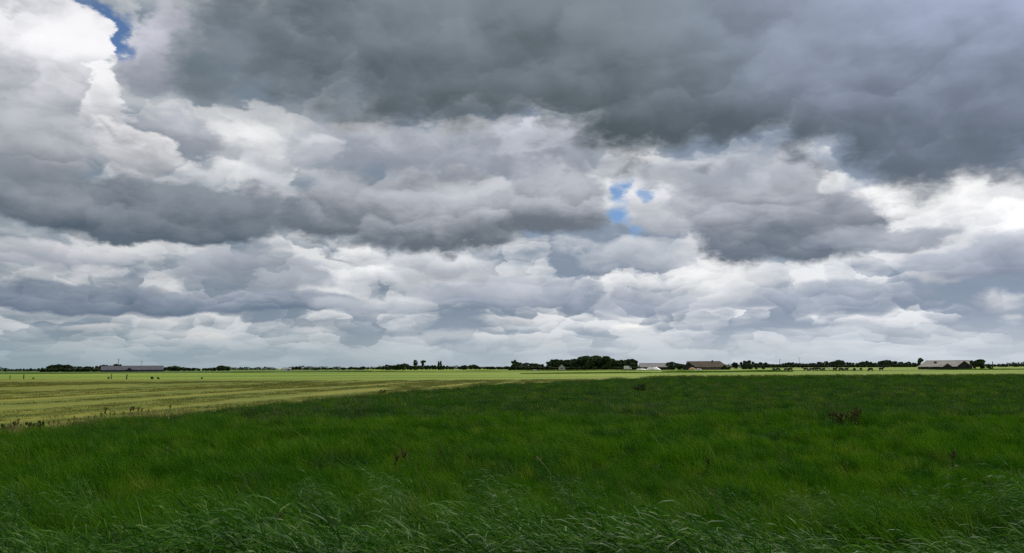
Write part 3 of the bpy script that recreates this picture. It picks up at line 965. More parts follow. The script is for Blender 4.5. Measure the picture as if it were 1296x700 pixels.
plant('p1', 555, 860, 457.2, 'one of two slim poplars close together at the end of the far wood', 'pair of poplars in the far wood', name='poplar')
plant('p2', 558, 862, 456.8, 'one of two slim poplars close together at the end of the far wood', 'pair of poplars in the far wood', name='poplar')
sky6 = [(580, 464.2), (586, 462.2), (594, 460.8), (601, 461.6), (608, 463.4), (620, 464), (632, 464), (646, 463.4)]
row(['b1', 'b3', 'c3'], sky6, 581, 648, 3.9, 930, 1000, 'dark tree in the low belt joining the far wood to the dense wood', 'belt between the two woods', jit=.8, wide=1.5, loose=True)

# trees about the farm
plant('c3', 850, 640, 457.8, 'round blue-green tree between the dark shed and the thatched farmhouse', wide=1.7)
plant('c1', 846, 655, 459, 'dark tree behind the pale roof of the dark shed', wide=1.5)
plant('s1', 862, 600, 460.0, 'dark shrub against the dark gable of the thatched farmhouse', name='bush', cat='bush', wide=1.3)
plant('l2', 918, 590, 461.8, 'light green bush at the low end of the thatched roof', name='bush', cat='bush', wide=.9)
plant('l2', 923, 600, 463.2, 'smaller light green bush beyond the thatched farmhouse', name='bush', cat='bush', wide=.9)
plant('c1', 930, 700, 458.6, 'dark tree just past the thatched farmhouse', wide=1.5)
plant('c3', 942, 690, 456.3, 'broad dark flat-topped tree past the thatched farmhouse', wide=.9)
plant('c3', 949, 680, 455.8, 'broad dark tree, taller of the pair past the thatched farmhouse', wide=.95)
plant('b1', 945, 620, 460.5, 'dark tree standing before the broad pair past the farmhouse', wide=.8)
plant('s2', 957, 610, 463.2, 'low bush beside the herd of cows', name='bush', cat='bush', wide=.8)
plant('s1', 966, 612, 463.0, 'low wide bush beside the herd of cows, nearer the animals', name='bush', cat='bush', wide=.9)
sky7 = [(960, 459), (965, 458), (972, 459.2), (980, 459.6), (1000, 458.8), (1030, 458.8), (1040, 457.6), (1058, 457), (1063, 455.2), (1068, 457), (1075, 457), (1082, 459.2), (1090, 457.5), (1098, 456.2), (1103, 458.5), (1108, 459), (1115, 456.4), (1124, 455.4), (1137, 456.8), (1140, 458), (1158, 458)]
L7 = ('dark blue-green tree in the long tree line behind the herd of cows', 'tree line behind the cows')
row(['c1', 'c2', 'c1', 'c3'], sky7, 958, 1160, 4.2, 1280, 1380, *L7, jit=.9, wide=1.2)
row(['c3', 's1', 's2'], [(a, 461) for a, b in sky7], 960, 1160, 4.6, 1240, 1275, 'low dark bush under the long tree line behind the herd of cows', 'bushes under the tree line behind the cows', jit=.8, wide=1.5, name='bush', cat='bush')
plant('l1', 1165, 600, 452.8, 'rounded tree rising behind the low end of the pale-roofed barn', wide=.9)
plant('l2', 1228, 585, 455.8, 'round tree behind the dark gable of the pale-roofed barn', wide=.8)
plant('l1', 1241, 565, 454.6, 'rounded green tree standing clear past the pale-roofed barn', wide=1.6)
plant('c1', 1235, 575, 456.6, 'blue-green tree next to the rounded green tree past the pale-roofed barn', wide=1.3)
plant('l2', 1252, 580, 461.0, 'low green bush past the pale-roofed barn', name='bush', cat='bush', wide=1.2)
sky8 = [(1256, 461.5), (1270, 460.8), (1273, 459.2), (1276, 460.6), (1296, 460.2)]
row(['c1', 'c3', 'c2'], sky8, 1256, 1300, 3.8, 1100, 1200, 'far blue-green tree in the low line past the pale-roofed barn', 'far line past the pale-roofed barn', jit=.5)
# farthest treeline: one unbroken mass along the horizon
def far_wood():
    r = np.random.default_rng(77)
    V, F = [], []
    px = -60.0
    while px < 1360:
        px += r.uniform(0.5, 2.1)
        swell = float(vnoise(np.array([px]), np.array([0.0]), 0.045, 61)[0]) * .6 + float(vnoise(np.array([px]), np.array([0.0]), 0.17, 63)[0]) * .4
        if 650 < px < 800 or swell < 0.22: continue
        dist = r.uniform(1450, 1800)
        p = at_depth(px, dist)
        h = r.uniform(.7, 1.15) * (2.2 + 6.5 * swell)
        w = r.uniform(2.2, 5.0)
        v, f = leaf_cloud([(p.x, p.y, h * .42, w, w, h * .58)], 34, 1.5, int(px * 10) + 999)
        n = len(V); V += v; F += [tuple(i + n for i in q) for q in f]
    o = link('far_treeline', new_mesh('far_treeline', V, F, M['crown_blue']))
    tag(o, 'far low tree belt along the whole horizon', 'trees', kind='stuff')
far_wood()

# ------------------------------------------------------------------ buildings
def mat_roof(name, c1, c2, band=0.0):
    m, g, out = material(name)
    oc = g.node('ShaderNodeTexCoord').outputs['Object']
    n = g.noise(g.vec('MULTIPLY', oc, (0.5, 1.5, 1.5)), 0.7, 6.0, 0.65)
    x, y, z = g.xyz(oc)
    rib = g.math('SINE', g.mul(x, 18.0))
    c = g.mix(g.ramp(n, 0.32, 0.68), c1, c2)
    principled(g, out, c, 0.75, 0.25, bump(g, rib, 0.5, 0.05))
    return m
M['roof_grey'] = mat_roof('grey_roof_sheet', (0.060, 0.060, 0.080), (0.085, 0.082, 0.102))
M['roof_pale'] = mat_roof('pale_roof_sheet', (0.200, 0.180, 0.155), (0.330, 0.305, 0.270))
M['roof_shed'] = mat_roof('shed_roof_sheet', (0.150, 0.140, 0.145), (0.220, 0.205, 0.205))
M['thatch'] = mat_plain('thatch', (0.085, 0.066, 0.050), (0.165, 0.135, 0.105), scale=1.2, rough=.95, spec=.05)
M['thatch_end'] = mat_plain('mossy_thatch', (0.085, 0.085, 0.062), (0.135, 0.130, 0.095), scale=1.2, rough=.95, spec=.05)
M['wall_dark'] = mat_plain('tarred_boards', (0.018, 0.018, 0.020), (0.040, 0.038, 0.038), scale=1.5)
M['wall_navy'] = mat_plain('dark_blue_boards', (0.022, 0.026, 0.040), (0.040, 0.045, 0.062), scale=1.5)
M['brick'] = mat_plain('brown_brick', (0.085, 0.055, 0.042), (0.150, 0.100, 0.075), scale=2.0)
M['door'] = mat_plain('dark_door', (0.012, 0.012, 0.014), (0.026, 0.026, 0.028))
M['white'] = mat_plain('white_paint', (0.55, 0.56, 0.55), (0.76, 0.76, 0.74), scale=1.0)
M['plastic'] = mat_plain('white_plastic', (0.60, 0.58, 0.50), (0.80, 0.78, 0.68), scale=.8, rough=.4, spec=.4)
M['render'] = mat_plain('pale_render', (0.30, 0.29, 0.30), (0.42, 0.41, 0.41), scale=1.0)
M['sand'] = mat_plain('sand', (0.36, 0.24, 0.10), (0.52, 0.36, 0.17), scale=1.5)
M['steel'] = mat_plain('grey_steel', (0.10, 0.11, 0.13), (0.17, 0.18, 0.20), scale=1.0)
M['pale_steel'] = mat_plain('pale_steel', (0.42, 0.43, 0.45), (0.52, 0.53, 0.55), scale=.2)
M['dark_steel'] = mat_plain('dark_steel', (0.030, 0.032, 0.038), (0.055, 0.058, 0.065), scale=1.0)
M['glass'] = mat_plain('window_glass', (0.015, 0.018, 0.022), (0.035, 0.04, 0.045), rough=.1, spec=.6)
M['rubber'] = mat_plain('rubber', (0.015, 0.015, 0.015), (0.03, 0.03, 0.03))

def barn(name, loc, rz, L, Wd, eave, ridge, wall, roof, hip0=0.0, hip1=0.0, over=0.45):
    """long gabled building; hip0/hip1 pull the ridge in at either end (half hips)"""
    root = empty(name, loc, rz)
    h, w = L / 2, Wd / 2
    mb = MB()
    v = [(-h, -w, 0), (h, -w, 0), (h, w, 0), (-h, w, 0), (-h, -w, eave), (h, -w, eave), (h, w, eave), (-h, w, eave)]
    f = [(0, 1, 5, 4), (2, 3, 7, 6), (4, 5, 6, 7)]
    if hip0 == 0: v.append((-h, 0, ridge - .12)); f.append((3, 0, 4, len(v) - 1, 7))
    else: f.append((3, 0, 4, 7))
    if hip1 == 0: v.append((h, 0, ridge - .12)); f.append((1, 2, 6, len(v) - 1, 5))
    else: f.append((1, 2, 6, 5))
    mb.add(v, f).build('wall', M[wall], root)
    th = 0.18
    k = (ridge - eave) / w
    e = eave - over * k
    hx0, hx1 = h + (0 if hip0 else .35), h + (0 if hip1 else .35)
    a0, a1 = (-hx0 - (.35 if hip0 else 0), hx1 + (.35 if hip1 else 0))
    r0, r1 = -hx0 + hip0, hx1 - hip1
    for sgn in (-1, 1):
        pts = [(a0, sgn * (w + over), e + .05), (a1, sgn * (w + over), e + .05), (r1, 0, ridge), (r0, 0, ridge)]
        if sgn > 0: pts = [pts[1], pts[0], pts[3], pts[2]]
        MB().slab(*[(p[0], p[1], p[2] + .1) for p in pts], th).build('roof_slope', M[roof], root)
    for hip, ax, rx, sg in ((hip0, a0, r0, -1), (hip1, a1, r1, 1)):
        if hip:
            tri = [(ax, -w - over, e + .15), (ax, w + over, e + .15), (rx, 0, ridge + .1)]
            if sg < 0: tri = [tri[1], tri[0], tri[2]]
            n = len(tri)
            MB().add(tri + [(p[0] - sg * .12, p[1] * .98, p[2] - .15) for p in tri], [(0, 1, 2), (5, 4, 3), (0, 3, 4, 1), (1, 4, 5, 2), (2, 5, 3, 0)]).build('roof_hip', M[roof], root)
    MB().tube([(r0, 0, ridge + .12), (r1, 0, ridge + .12)], .14, 6).build('ridge_cap', M[roof], root)
    return root

def opening(root, name, mat, x, y, wdt, z0, z1, frame='white', sg=-1):
    """door or window set proud on a long wall (sg = side of the building)"""
    o = MB().box(x - wdt / 2, x + wdt / 2, min(y, y + sg * .06), max(y, y + sg * .06), z0, z1).build(name, M[mat], root)
    if frame:
        mb = MB(); t = .09; ya, yb = min(y, y + sg * .10), max(y, y + sg * .10)
        mb.box(x - wdt / 2 - t, x - wdt / 2 - .002, ya, yb, z0, z1).box(x + wdt / 2 + .002, x + wdt / 2 + t, ya, yb, z0, z1).box(x - wdt / 2 - t, x + wdt / 2 + t, ya, yb, z1 + .002, z1 + t)
        mb.build('frame', M[frame], o)
    return o

def facing(px):
    """rotation that turns a building's long side square to the line of sight"""
    d = ray(px, 466)
    return -math.atan2(d.x, d.y)

# long grey barn on the left
D = 885
b = barn('long_barn', at_depth(168, D), facing(168), 56, 15, 1.9, 5.7, 'wall_navy', 'roof_grey')
for x in (-25, -19, -13, -8, 6, 12, 18, 24):
    opening(b, 'window', 'glass', x, -7.5, 3.2, .9, 1.6, None)
g1 = barn('porch', (0, 0, 0), 0, 4.0, 5.0, 1.9, 3.9, 'wall_dark', 'roof_grey')
g1.parent = b; g1.location = (-3.0, -8.9, 0); g1.rotation_euler = (0, 0, math.pi / 2); g1.name = 'porch'
tag(b, 'very long low barn with a plain grey roof in front of a wood', 'barn')

# dark shed by the wood, gable end towards the wood
D = 640
b = barn('shed', at_depth(830, D), facing(830) + .10, 25, 11, 2.2, 5.0, 'wall_dark', 'roof_shed')
opening(b, 'door', 'door', -6, -5.5, 4.0, 0, 2.1, 'wall_navy')
opening(b, 'door', 'door', 5, -5.5, 4.0, 0, 2.1, 'wall_navy')
tag(b, 'dark boarded shed with a pale grey roof behind the white-covered heaps', 'shed')

# thatched farmhouse
D = 600
b = barn('farmhouse', at_depth(895, D), facing(895) - .16, 29, 12, 2.1, 6.0, 'brick', 'thatch', hip1=5.0)
opening(b, 'window', 'glass', 2, -6, 1.4, .8, 1.9); opening(b, 'window', 'glass', 8, -6, 1.4, .8, 1.9)
opening(b, 'door', 'door', 11.5, -6, 2.6, 0, 2.0); opening(b, 'window', 'glass', -5, -6, 1.4, .8, 1.9)
MB().box(3.4, 4.4, -.5, 0.5, 5.5, 6.9).build('chimney', M['brick'], b)
gb = barn('front_gable', (0, 0, 0), 0, 7, 9, 2.2, 5.6, 'wall_dark', 'thatch_end')
gb.parent = b; gb.location = (-12.0, -5.0, 0); gb.rotation_euler = (0, 0, math.pi / 2 + .1); gb.name = 'front_gable'
tag(b, 'large farmhouse with a broad brown thatched roof and a dark gable at one end', 'farmhouse')

# small house in front of the wood
b = barn('house', at_depth(711, 655), facing(711) + math.pi / 2, 7, 5.4, 2.2, 4.9, 'render', 'roof_shed')
MB().box(-3.56, -3.5, -.5, .5, .9, 2.0).build('window', M['glass'], b)
tag(b, 'small pale house showing its pointed gable before the dense wood', 'house')

# pale-roofed barn on the right, with two dark gables
D = 555
b = barn('gabled_barn', at_depth(1194, D), facing(1194), 27.5, 12, 1.7, 5.1, 'wall_dark', 'roof_pale', hip0=4.6)
for i, (x, w, e, r, l) in enumerate(((2.4, 4.4, 1.8, 3.5, 6), (11.2, 7.8, 1.7, 4.95, 7))):
    q = barn('cross_gable', (0, 0, 0), 0, l, w, e, r, 'wall_dark', 'roof_pale')
    q.parent = b; q.location = (x, -5.7, 0); q.rotation_euler = (0, 0, math.pi / 2); q.name = 'cross_gable'
opening(b, 'door', 'door', -4, -6.0, 3.0, 0, 1.6, None); opening(b, 'door', 'door', -10.5, -6.0, 3.0, 0, 1.6, None)
for x in (-12.9, -7.4, -1.2):
    opening(b, 'window', 'glass', x, -6.0, 1.4, .7, 1.5, None)
MB().box(-4.8, -3.4, -2.4, -1.3, 3.7, 4.75).build('roof_hatch', M['wall_dark'], b)
tag(b, 'barn with a long pale roof and two dark cross gables past the herd of cows', 'barn')

# tiny white shed in the thin tree line
b = barn('small_shed', at_depth(363, 1050), facing(363), 11, 5, 2.0, 3.2, 'white', 'roof_pale')
opening(b, 'door', 'door', 2, -2.5, 2.4, 0, 1.8, None)
tag(b, 'tiny white shed in the thin broken tree line', 'shed')

# heaps under white plastic sheet
def heap(name, px, dist, L, Wd, H, mat, label, cat, seed, group=None, tyres=True):
    r = np.random.default_rng(seed)
    nx, ny = 22, 12
    V, F = [], []
    for i in range(nx + 1):
        for j in range(ny + 1):
            u, v = i / nx * 2 - 1, j / ny * 2 - 1
            k = max(0.0, 1 - abs(u) ** 3.0) ** .8 * max(0.0, 1 - abs(v) ** 2.4) ** .8
            z = H * k * (1 + .12 * math.sin(u * 7 + seed) * math.cos(v * 4)) + r.normal(0, .03) * k - .02
            V.append((u * L / 2, v * Wd / 2, z))
    for i in range(nx):
        for j in range(ny):
            a = i * (ny + 1) + j
            F.append((a, a + ny + 1, a + ny + 2, a + 1))
    if not tyres:
        o = link(name, new_mesh(name, V, F, mat, True), None, at_depth(px, dist)); o.rotation_euler = (0, 0, facing(px))
        return tag(o, label, cat, group)
    root = empty(name, at_depth(px, dist), facing(px))
    link('sheet', new_mesh('sheet', V, F, mat, True), root)
    for i in range(7):       # old tyres that hold the sheet down
        u = -0.75 + i * .25
        k = max(0.0, 1 - abs(u) ** 3.0) ** .8 * max(0.0, 1 - .45 ** 2.4) ** .8
        ring = [(u * L / 2 + .38 * math.cos(q), -.45 * Wd / 2 + .38 * math.sin(q), H * k * (1 + .12 * math.sin(u * 7 + seed) * math.cos(-1.8)) + .10) for q in np.linspace(0, 2 * math.pi, 11)]
        MB().tube(ring, .11, 6, cap=False).build('tyre', M['rubber'], root)
    return tag(root, label, cat, group)
heap('silage_heap', 826.5, 560, 11.0, 7, 2.1, M['plastic'], 'long mound under white plastic sheet, the higher one, before the dark shed', 'silage heap', 5)
heap('silage_heap', 811.5, 575, 8.0, 6, 1.3, M['plastic'], 'low mound under white plastic sheet between the higher mound and the dense wood', 'silage heap', 6)
heap('sand_heap', 876, 545, 5.0, 4, 1.7, M['sand'], 'orange-tan heap of sand before the thatched farmhouse', 'sand heap', 8, tyres=False)
heap('feed_heap', 884, 560, 4.6, 3, 1.0, M['render'], 'low grey heap beside the orange-tan sand heap', 'heap', 9, tyres=False)

# white box truck by the wood
def truck(px, dist):
    root = empty('box_truck', at_depth(px, dist), facing(px))
    MB().box(-2.6, 1.5, -1.15, 1.15, .75, 3.1).build('cargo_box', M['white'], root)
    mb = MB().add([(1.6, -1.1, .55), (3.2, -1.1, .55), (3.2, -1.1, 1.35), (2.75, -1.1, 2.3), (1.6, -1.1, 2.35), (1.6, 1.1, .55), (3.2, 1.1, .55), (3.2, 1.1, 1.35), (2.75, 1.1, 2.3), (1.6, 1.1, 2.35)],
                  [(0, 1, 2, 3, 4), (9, 8, 7, 6, 5), (0, 5, 6, 1), (1, 6, 7, 2), (2, 7, 8, 3), (3, 8, 9, 4), (4, 9, 5, 0)])
    cab = mb.build('cab', M['white'], root)
    MB().box(1.9, 2.75, -1.13, -1.10, 1.45, 2.15).build('side_window', M['glass'], cab)
    MB().slab((3.215, 1.0, 1.42), (3.215, -1.0, 1.42), (2.80, -1.0, 2.26), (2.80, 1.0, 2.26), -.02).build('windscreen', M['glass'], cab)
    MB().box(-2.5, 3.1, -.9, .9, .45, .73).build('chassis', M['dark_steel'], root)
    for x in (-1.6, 2.4):
        for y in (-1.0, 1.0):
            w = MB().tube([(x, y - .14, .42), (x, y + .14, .42)], .42, 14).build('wheel', M['rubber'], root)
            MB().tube([(x, y - .16, .42), (x, y + .16, .42)], .22, 10).build('rim', M['pale_steel'], w)
    return tag(root, 'white box truck parked between the dense wood and the white-covered heaps', 'truck')
truck(794, 600)
# low white water trough against the wood
def trough(px, dist, label):
    root = empty('water_trough', at_depth(px, dist), facing(px))
    MB().box(-1.3, 1.3, -.5, -.42, .15, .85).box(-1.3, 1.3, .42, .5, .15, .85).box(-1.3, -1.22, -.419, .419, .15, .85).box(1.22, 1.3, -.419, .419, .15, .85).box(-1.219, 1.219, -.419, .419, .15, .22).build('basin', M['white'], root)
    for x in (-1.0, 1.0):
        MB().box(x - .08, x + .08, -.4, .4, 0, .149).build('foot', M['post_dark'], root)
    tag(root, label, 'trough')
trough(676.5, 540, 'small white trough in the bright pasture before the low end of the dense wood')
trough(579, 620, 'small white trough standing below the gap between the far wood and the low belt')

# ------------------------------------------------------------------ masts, turbines, posts
def turbine(px, dist, hub_px, blade_px, ang, label, mat='pale_steel'):
    d = ray(px, hub_px)
    hub = CAM_H + dist * d.z / math.hypot(d.x, d.y)
    R = blade_px / FPX * dist
    root = empty('wind_turbine', at_depth(px, dist), facing(px))
    MB().tube([(0, 0, 0), (0, 0, hub)], [hub * .035, hub * .020], 12).build('tower', M[mat], root)
    MB().box(-1.6, 1.6, -3.0, 4.0, hub - 1.4, hub + 1.8).build('nacelle', M[mat], root)
    rt = MB().tube([(0, -4.6, hub), (0, -3.0, hub)], [.6, 1.6], 10).build('hub', M[mat], root)
    for k in range(3):
        a = ang + k * 2 * math.pi / 3
        c, s = math.cos(a), math.sin(a)
        w = R * .045
        V = []
        for q, ww, t in ((0, .5, .5), (.18, 1.0, .3), (1.0, .25, .08)):
            for e in (-1, 1):
                for y in (-1, 1):
                    V.append((c * R * q - s * w * ww * e, -3.9 + y * w * t, hub + s * R * q + c * w * ww * e))
        F = []
        for i in range(2):
            a0, b0 = i * 4, i * 4 + 4
            F += [(a0, a0 + 1, b0 + 1, b0), (a0 + 1, a0 + 3, b0 + 3, b0 + 1), (a0 + 3, a0 + 2, b0 + 2, b0 + 3), (a0 + 2, a0, b0, b0 + 2)]
        F.append((8, 9, 11, 10))
        MB().add(V, F).build('blade', M[mat], rt)
    return tag(root, label, 'wind turbine')
turbine(149.5, 4200, 455.0, 2.6, .9, 'darker wind turbine behind the long grey barn, its rotor above the trees', 'steel')
turbine(179, 5200, 457.3, 3.2, 1.4, 'pale far wind turbine standing over the middle of the long grey barn')
turbine(1012, 5200, 453.5, 3.6, .5, 'pale far wind turbine faint above the tree line behind the cows')

def mast(px, dist, top_px, label, arms=True):
    d = ray(px, top_px)
    H = CAM_H + dist * d.z / math.hypot(d.x, d.y)
    root = empty('utility_pole', at_depth(px, dist), facing(px))
    MB().tube([(0, 0, 0), (0, 0, H)], [.35, .24], 8).build('pole', M['dark_steel'], root)
    if arms:
        a = MB().box(-1.3, 1.3, -.13, .13, H - 1.0, H - .8).build('crossarm', M['dark_steel'], root)
        for x in (-1.1, 0, 1.1):
            MB().tube([(x, 0, H - .8), (x, 0, H - .35)], .10, 6).build('insulator', M['pale_steel'], a)
    return tag(root, label, 'pole')
mast(987.3, 1150, 454.6, 'dark pole rising above the tree line behind the cows')
mast(1256.6, 640, 457.6, 'short dark pole past the pale-roofed barn', arms=False)

def post(px, base_px, top_px, mat, label, lean=0.0, rad=.09, group=None):
    p = ground_at(px, base_px)
    dist = math.hypot(p.x, p.y)
    d = ray(px, top_px)
    H = CAM_H + dist * d.z / math.hypot(d.x, d.y)
    mb = MB().tube([(0, 0, -.15), (lean * .5, 0, H * .5), (lean, .02, H - .05), (lean, .02, H)], [rad, rad * .95, rad * .9, rad * .55], 9)
    o = mb.build('fence_post', M[mat], None, True, p)
    return tag(o, label, 'fence post', group)
post(12.5, 479.9, 474.6, 'post', 'pale weathered wooden post at the far side of the mown field', .02, .10)
post(30, 479.6, 473.8, 'post_dark', 'dark thick wooden post next to the pale post beyond the mown field', -.03, .13)
post(140.8, 479.6, 473.4, 'post', 'grey wooden post with a low bush at its foot beyond the mown field', .0, .12)
post(160, 480.0, 473.6, 'post_dark', 'dark leaning wooden post below the porch of the long grey barn', .12, .13)
for px, tp, w, lb in ((138, 477.0, 1.1, 'low dark bush at the foot of the grey post'), (193, 476.6, 1.3, 'low wide green bush beyond the mown field below the long grey barn'), (201, 477.3, 1.6, 'lower spreading green bush beside the wide bush beyond the mown field'),
                      (256, 477.2, .8, 'small round dark bush alone on the edge of the mown field'), (43, 478.0, 1.5, 'flat weedy bush near the dark thick post')):
    p = ground_at(px, 479.8)
    plant('s1' if 'dark' in lb else 'l2', px, math.hypot(p.x, p.y), tp, lb, name='bush', cat='bush', wide=w)

# ------------------------------------------------------------------ cows
def cow_mesh(name, graze, seed):
    P = {'pelvis': ((-.75, 0, 1.12), .30), 'loin': ((-.35, 0, 1.10), .36), 'barrel': ((.10, 0, 1.04), .40), 'chest': ((.55, 0, 1.04), .35), 'wither': ((.80, 0, 1.12), .28)}
    if graze:
        P['neck'] = ((1.10, 0, .82), .17); P['poll'] = ((1.32, 0, .46), .14); P['brow'] = ((1.42, .02, .28), .11); P['muzzle'] = ((1.50, .02, .12), .085)
    else:
        P['neck'] = ((1.10, 0, 1.32), .18); P['poll'] = ((1.36, 0, 1.50), .14); P['brow'] = ((1.55, .04, 1.42), .115); P['muzzle'] = ((1.76, .07, 1.28), .09)
    E = [('pelvis', 'loin'), ('loin', 'barrel'), ('barrel', 'chest'), ('chest', 'wither'), ('wither', 'neck'), ('neck', 'poll'), ('poll', 'brow'), ('brow', 'muzzle')]
    for s, n in ((1, 'a'), (-1, 'b')):
        P['hip' + n] = ((-.80, .20 * s, .92), .19); P['stifle' + n] = ((-.62, .22 * s, .72), .14); P['hock' + n] = ((-.86, .21 * s, .48), .075); P['hfet' + n] = ((-.80, .21 * s, .10), .055); P['hhoof' + n] = ((-.74, .21 * s, .03), .065)
        P['sho' + n] = ((.62, .19 * s, .80), .17); P['knee' + n] = ((.66, .19 * s, .42), .075); P['ffet' + n] = ((.63, .19 * s, .10), .052); P['fhoof' + n] = ((.67, .19 * s, .03), .062)
        E += [('pelvis', 'hip' + n), ('hip' + n, 'stifle' + n), ('stifle' + n, 'hock' + n), ('hock' + n, 'hfet' + n), ('hfet' + n, 'hhoof' + n), ('chest', 'sho' + n), ('sho' + n, 'knee' + n), ('knee' + n, 'ffet' + n), ('ffet' + n, 'fhoof' + n)]
        pb = Vector(P['poll'][0])
        P['ear' + n] = (tuple(pb + Vector((-.02, .24 * s, .02))), .045); E.append(('poll', 'ear' + n))
    P['tail0'] = ((-1.06, 0, 1.16), .05); P['tail1'] = ((-1.12, 0, .72), .035); P['tail2'] = ((-1.10, 0, .45), .05)
    E += [('pelvis', 'tail0'), ('tail0', 'tail1'), ('tail1', 'tail2')]
    P['udder'] = ((-.42, 0, .70), .17); E.append(('loin', 'udder'))
    names = list(P)
    me = bpy.data.meshes.new(name + '_frame')
    me.from_pydata([P[n][0] for n in names], [(names.index(a), names.index(b)) for a, b in E], [])
    o = bpy.data.objects.new(name + '_frame', me)
    col.objects.link(o)
    sk = o.modifiers.new('skin', 'SKIN')
    for i, n in enumerate(names):
        o.data.skin_vertices[0].data[i].radius = (P[n][1], P[n][1])
    o.data.skin_vertices[0].data[0].use_root = True
    o.modifiers.new('sub', 'SUBSURF').levels = 1
    dg = bpy.context.evaluated_depsgraph_get()
    res = bpy.data.meshes.new_from_object(o.evaluated_get(dg))
    bpy.data.objects.remove(o, do_unlink=True)
    res.polygons.foreach_set('use_smooth', [True] * len(res.polygons))
    return res

def mat_cow(name, white_at):
    m, g, out = material(name)
    oc = g.node('ShaderNodeTexCoord').outputs['Object']
    rnd = g.node('ShaderNodeObjectInfo').outputs['Random']
    n = g.noise(g.vec('ADD', oc, g.comb(g.mul(rnd, 37.0), 0.0, 0.0)), 1.3, 1.5, 0.4)
    c = g.mix(g.ramp(n, white_at, white_at + .03), (0.010, 0.010, 0.012), (0.62, 0.60, 0.56))
    principled(g, out, c, 0.6, 0.25)
    return m
M['cow'] = mat_cow('black_coat', 0.86)
M['cow_white'] = mat_cow('white_coat', 0.30)
cow_meshes = [cow_mesh('grazing_cow', True, 1), cow_mesh('standing_cow', False, 2)]
COWS = [(979.3, 0), (984.7, 0), (995.4, 1), (1000.2, 0), (1019.8, 1), (1027, 0), (1031, 1), (1036.3, 0), (1042.2, 0), (1056.6, 1), (1064.5, 0), (1071.4, 1), (1081.3, 0), (1089.5, 0), (1101.7, 0), (1115.2, 1)]
for me_ in cow_meshes: me_.materials.append(M['cow'])
for i, (px, st) in enumerate(COWS):
    o = link('cow', cow_meshes[st], None, at_depth(px, 378 + random.uniform(-15, 20) + (-20 if px > 1095 else 0)))
    o.rotation_euler = (0, 0, random.choice([0, math.pi]) + random.choice([-1, 1]) * random.uniform(.3, 1.3) + facing(px))
    o.scale = (1.1, 1.1, 1.1)
    tag(o, ('black cow standing with raised head among the herd on the bright pasture', 'black cow grazing with lowered head among the herd on the bright pasture')[1 - st], 'cow', 'standing cows of the herd' if st else 'grazing cows of the herd')
wm = cow_meshes[1].copy(); wm.materials.clear(); wm.materials.append(M['cow_white'])
o = link('cow', wm, None, at_depth(1048.9, 500)); o.rotation_euler = (0, 0, .2)
tag(o, 'white cow standing among the black herd on the bright pasture', 'cow')

# ------------------------------------------------------------------ dock plants and weeds
def dock(seed, seedmat, H=0.9):
    """dock: upright stem with branching rust-coloured seed spikes and long basal leaves"""
    r = np.random.default_rng(seed)
    root = empty('dock_plant', (0, 0, 0))
    top = Vector((r.normal(0, .06) - .06, r.normal(0, .05), H))
    mb = MB().tube([(0, 0, 0), top * .5 + Vector((.02, 0, 0)), top], [.010, .008, .004], 5)
    spikes = [(Vector((0, 0, 0)).lerp(top, .55), top)]
    for i in range(5):
        s = r.uniform(.45, .8)
        p = Vector((0, 0, 0)).lerp(top, s)
        q = r.uniform(0, 6.28)
        e = p + Vector((math.cos(q) * .13, math.sin(q) * .13, r.uniform(.16, .28)))
        mb.tube([p, e], [.005, .003], 4); spikes.append((p.lerp(e, .25), e))
    mb.build('stem', M['dock_stem'], root)
    V, F = [], []
    for p, e in spikes:
        for i in range(70):
            c = np.array(p.lerp(e, r.uniform())) + r.normal(0, .014, 3)
            a = r.normal(size=3) * .011; b_ = r.normal(size=3) * .011
            n = len(V); V += [c - a, c + b_, c + a, c - b_]; F.append((n, n + 1, n + 2, n + 3))
    link('seed_head', new_mesh('seed_head', V, F, M[seedmat]), root)
    for i in range(6):
        q = r.uniform(0, 6.28); L = r.uniform(.22, .38); z0 = r.uniform(.02, .30); w = r.uniform(.03, .05)
        dv = Vector((math.cos(q), math.sin(q), 0)); sd = Vector((-dv.y, dv.x, 0))
        pts = [(dv * (L * u) + Vector((0, 0, z0 + L * (.9 * u - .9 * u * u))), ww) for u, ww in ((0, .2), (.3, 1.0), (.65, .85), (1.0, .05))]
        V2 = []
        for p, ww in pts: V2 += [p - sd * w * ww, p + sd * w * ww]
        link('leaf', new_mesh('leaf', V2, [(0, 1, 3, 2), (2, 3, 5, 4), (4, 5, 7, 6)], M['dock_leaf'], True), root)
    return root
DOCKS = [dock(300 + i, 'dock_seed' if i < 3 else 'dock_dark') for i in range(5)]
used_d = set()
def place_dock(k, px, py, h_px, label, group=None, z=0.0):
    p = ground_at(px, py, z)
    s = 0.85 * h_px / FPX * math.hypot(p.x, p.y) / 0.95
    o = DOCKS[k] if k not in used_d else copy_tree(DOCKS[k], p, 0, s)
    used_d.add(k)
    o.location = p; o.scale = (s, s, s); o.rotation_euler = (0, 0, random.uniform(0, 6.28)); o.name = 'dock_plant'
    for q in ('group', 'label', 'category'):
        if q in o: del o[q]
    return tag(o, label, 'dock plant', group)
C1 = ('rust-brown dock plant in the dense dock clump in the tall meadow', 'dock clump in the meadow')
for px, py, h in ((1051, 538, 19), (1055, 541, 23), (1059, 539, 21), (1063, 542, 20), (1067, 540, 18), (1070, 542, 21), (1074, 540, 20), (1078, 541, 23), (1082, 542, 26), (1086, 540, 28), (1089, 541, 22), (1061, 536, 17), (1072, 536, 18), (1084, 537, 26)):
    place_dock(random.randrange(3), px, py, h, *C1)
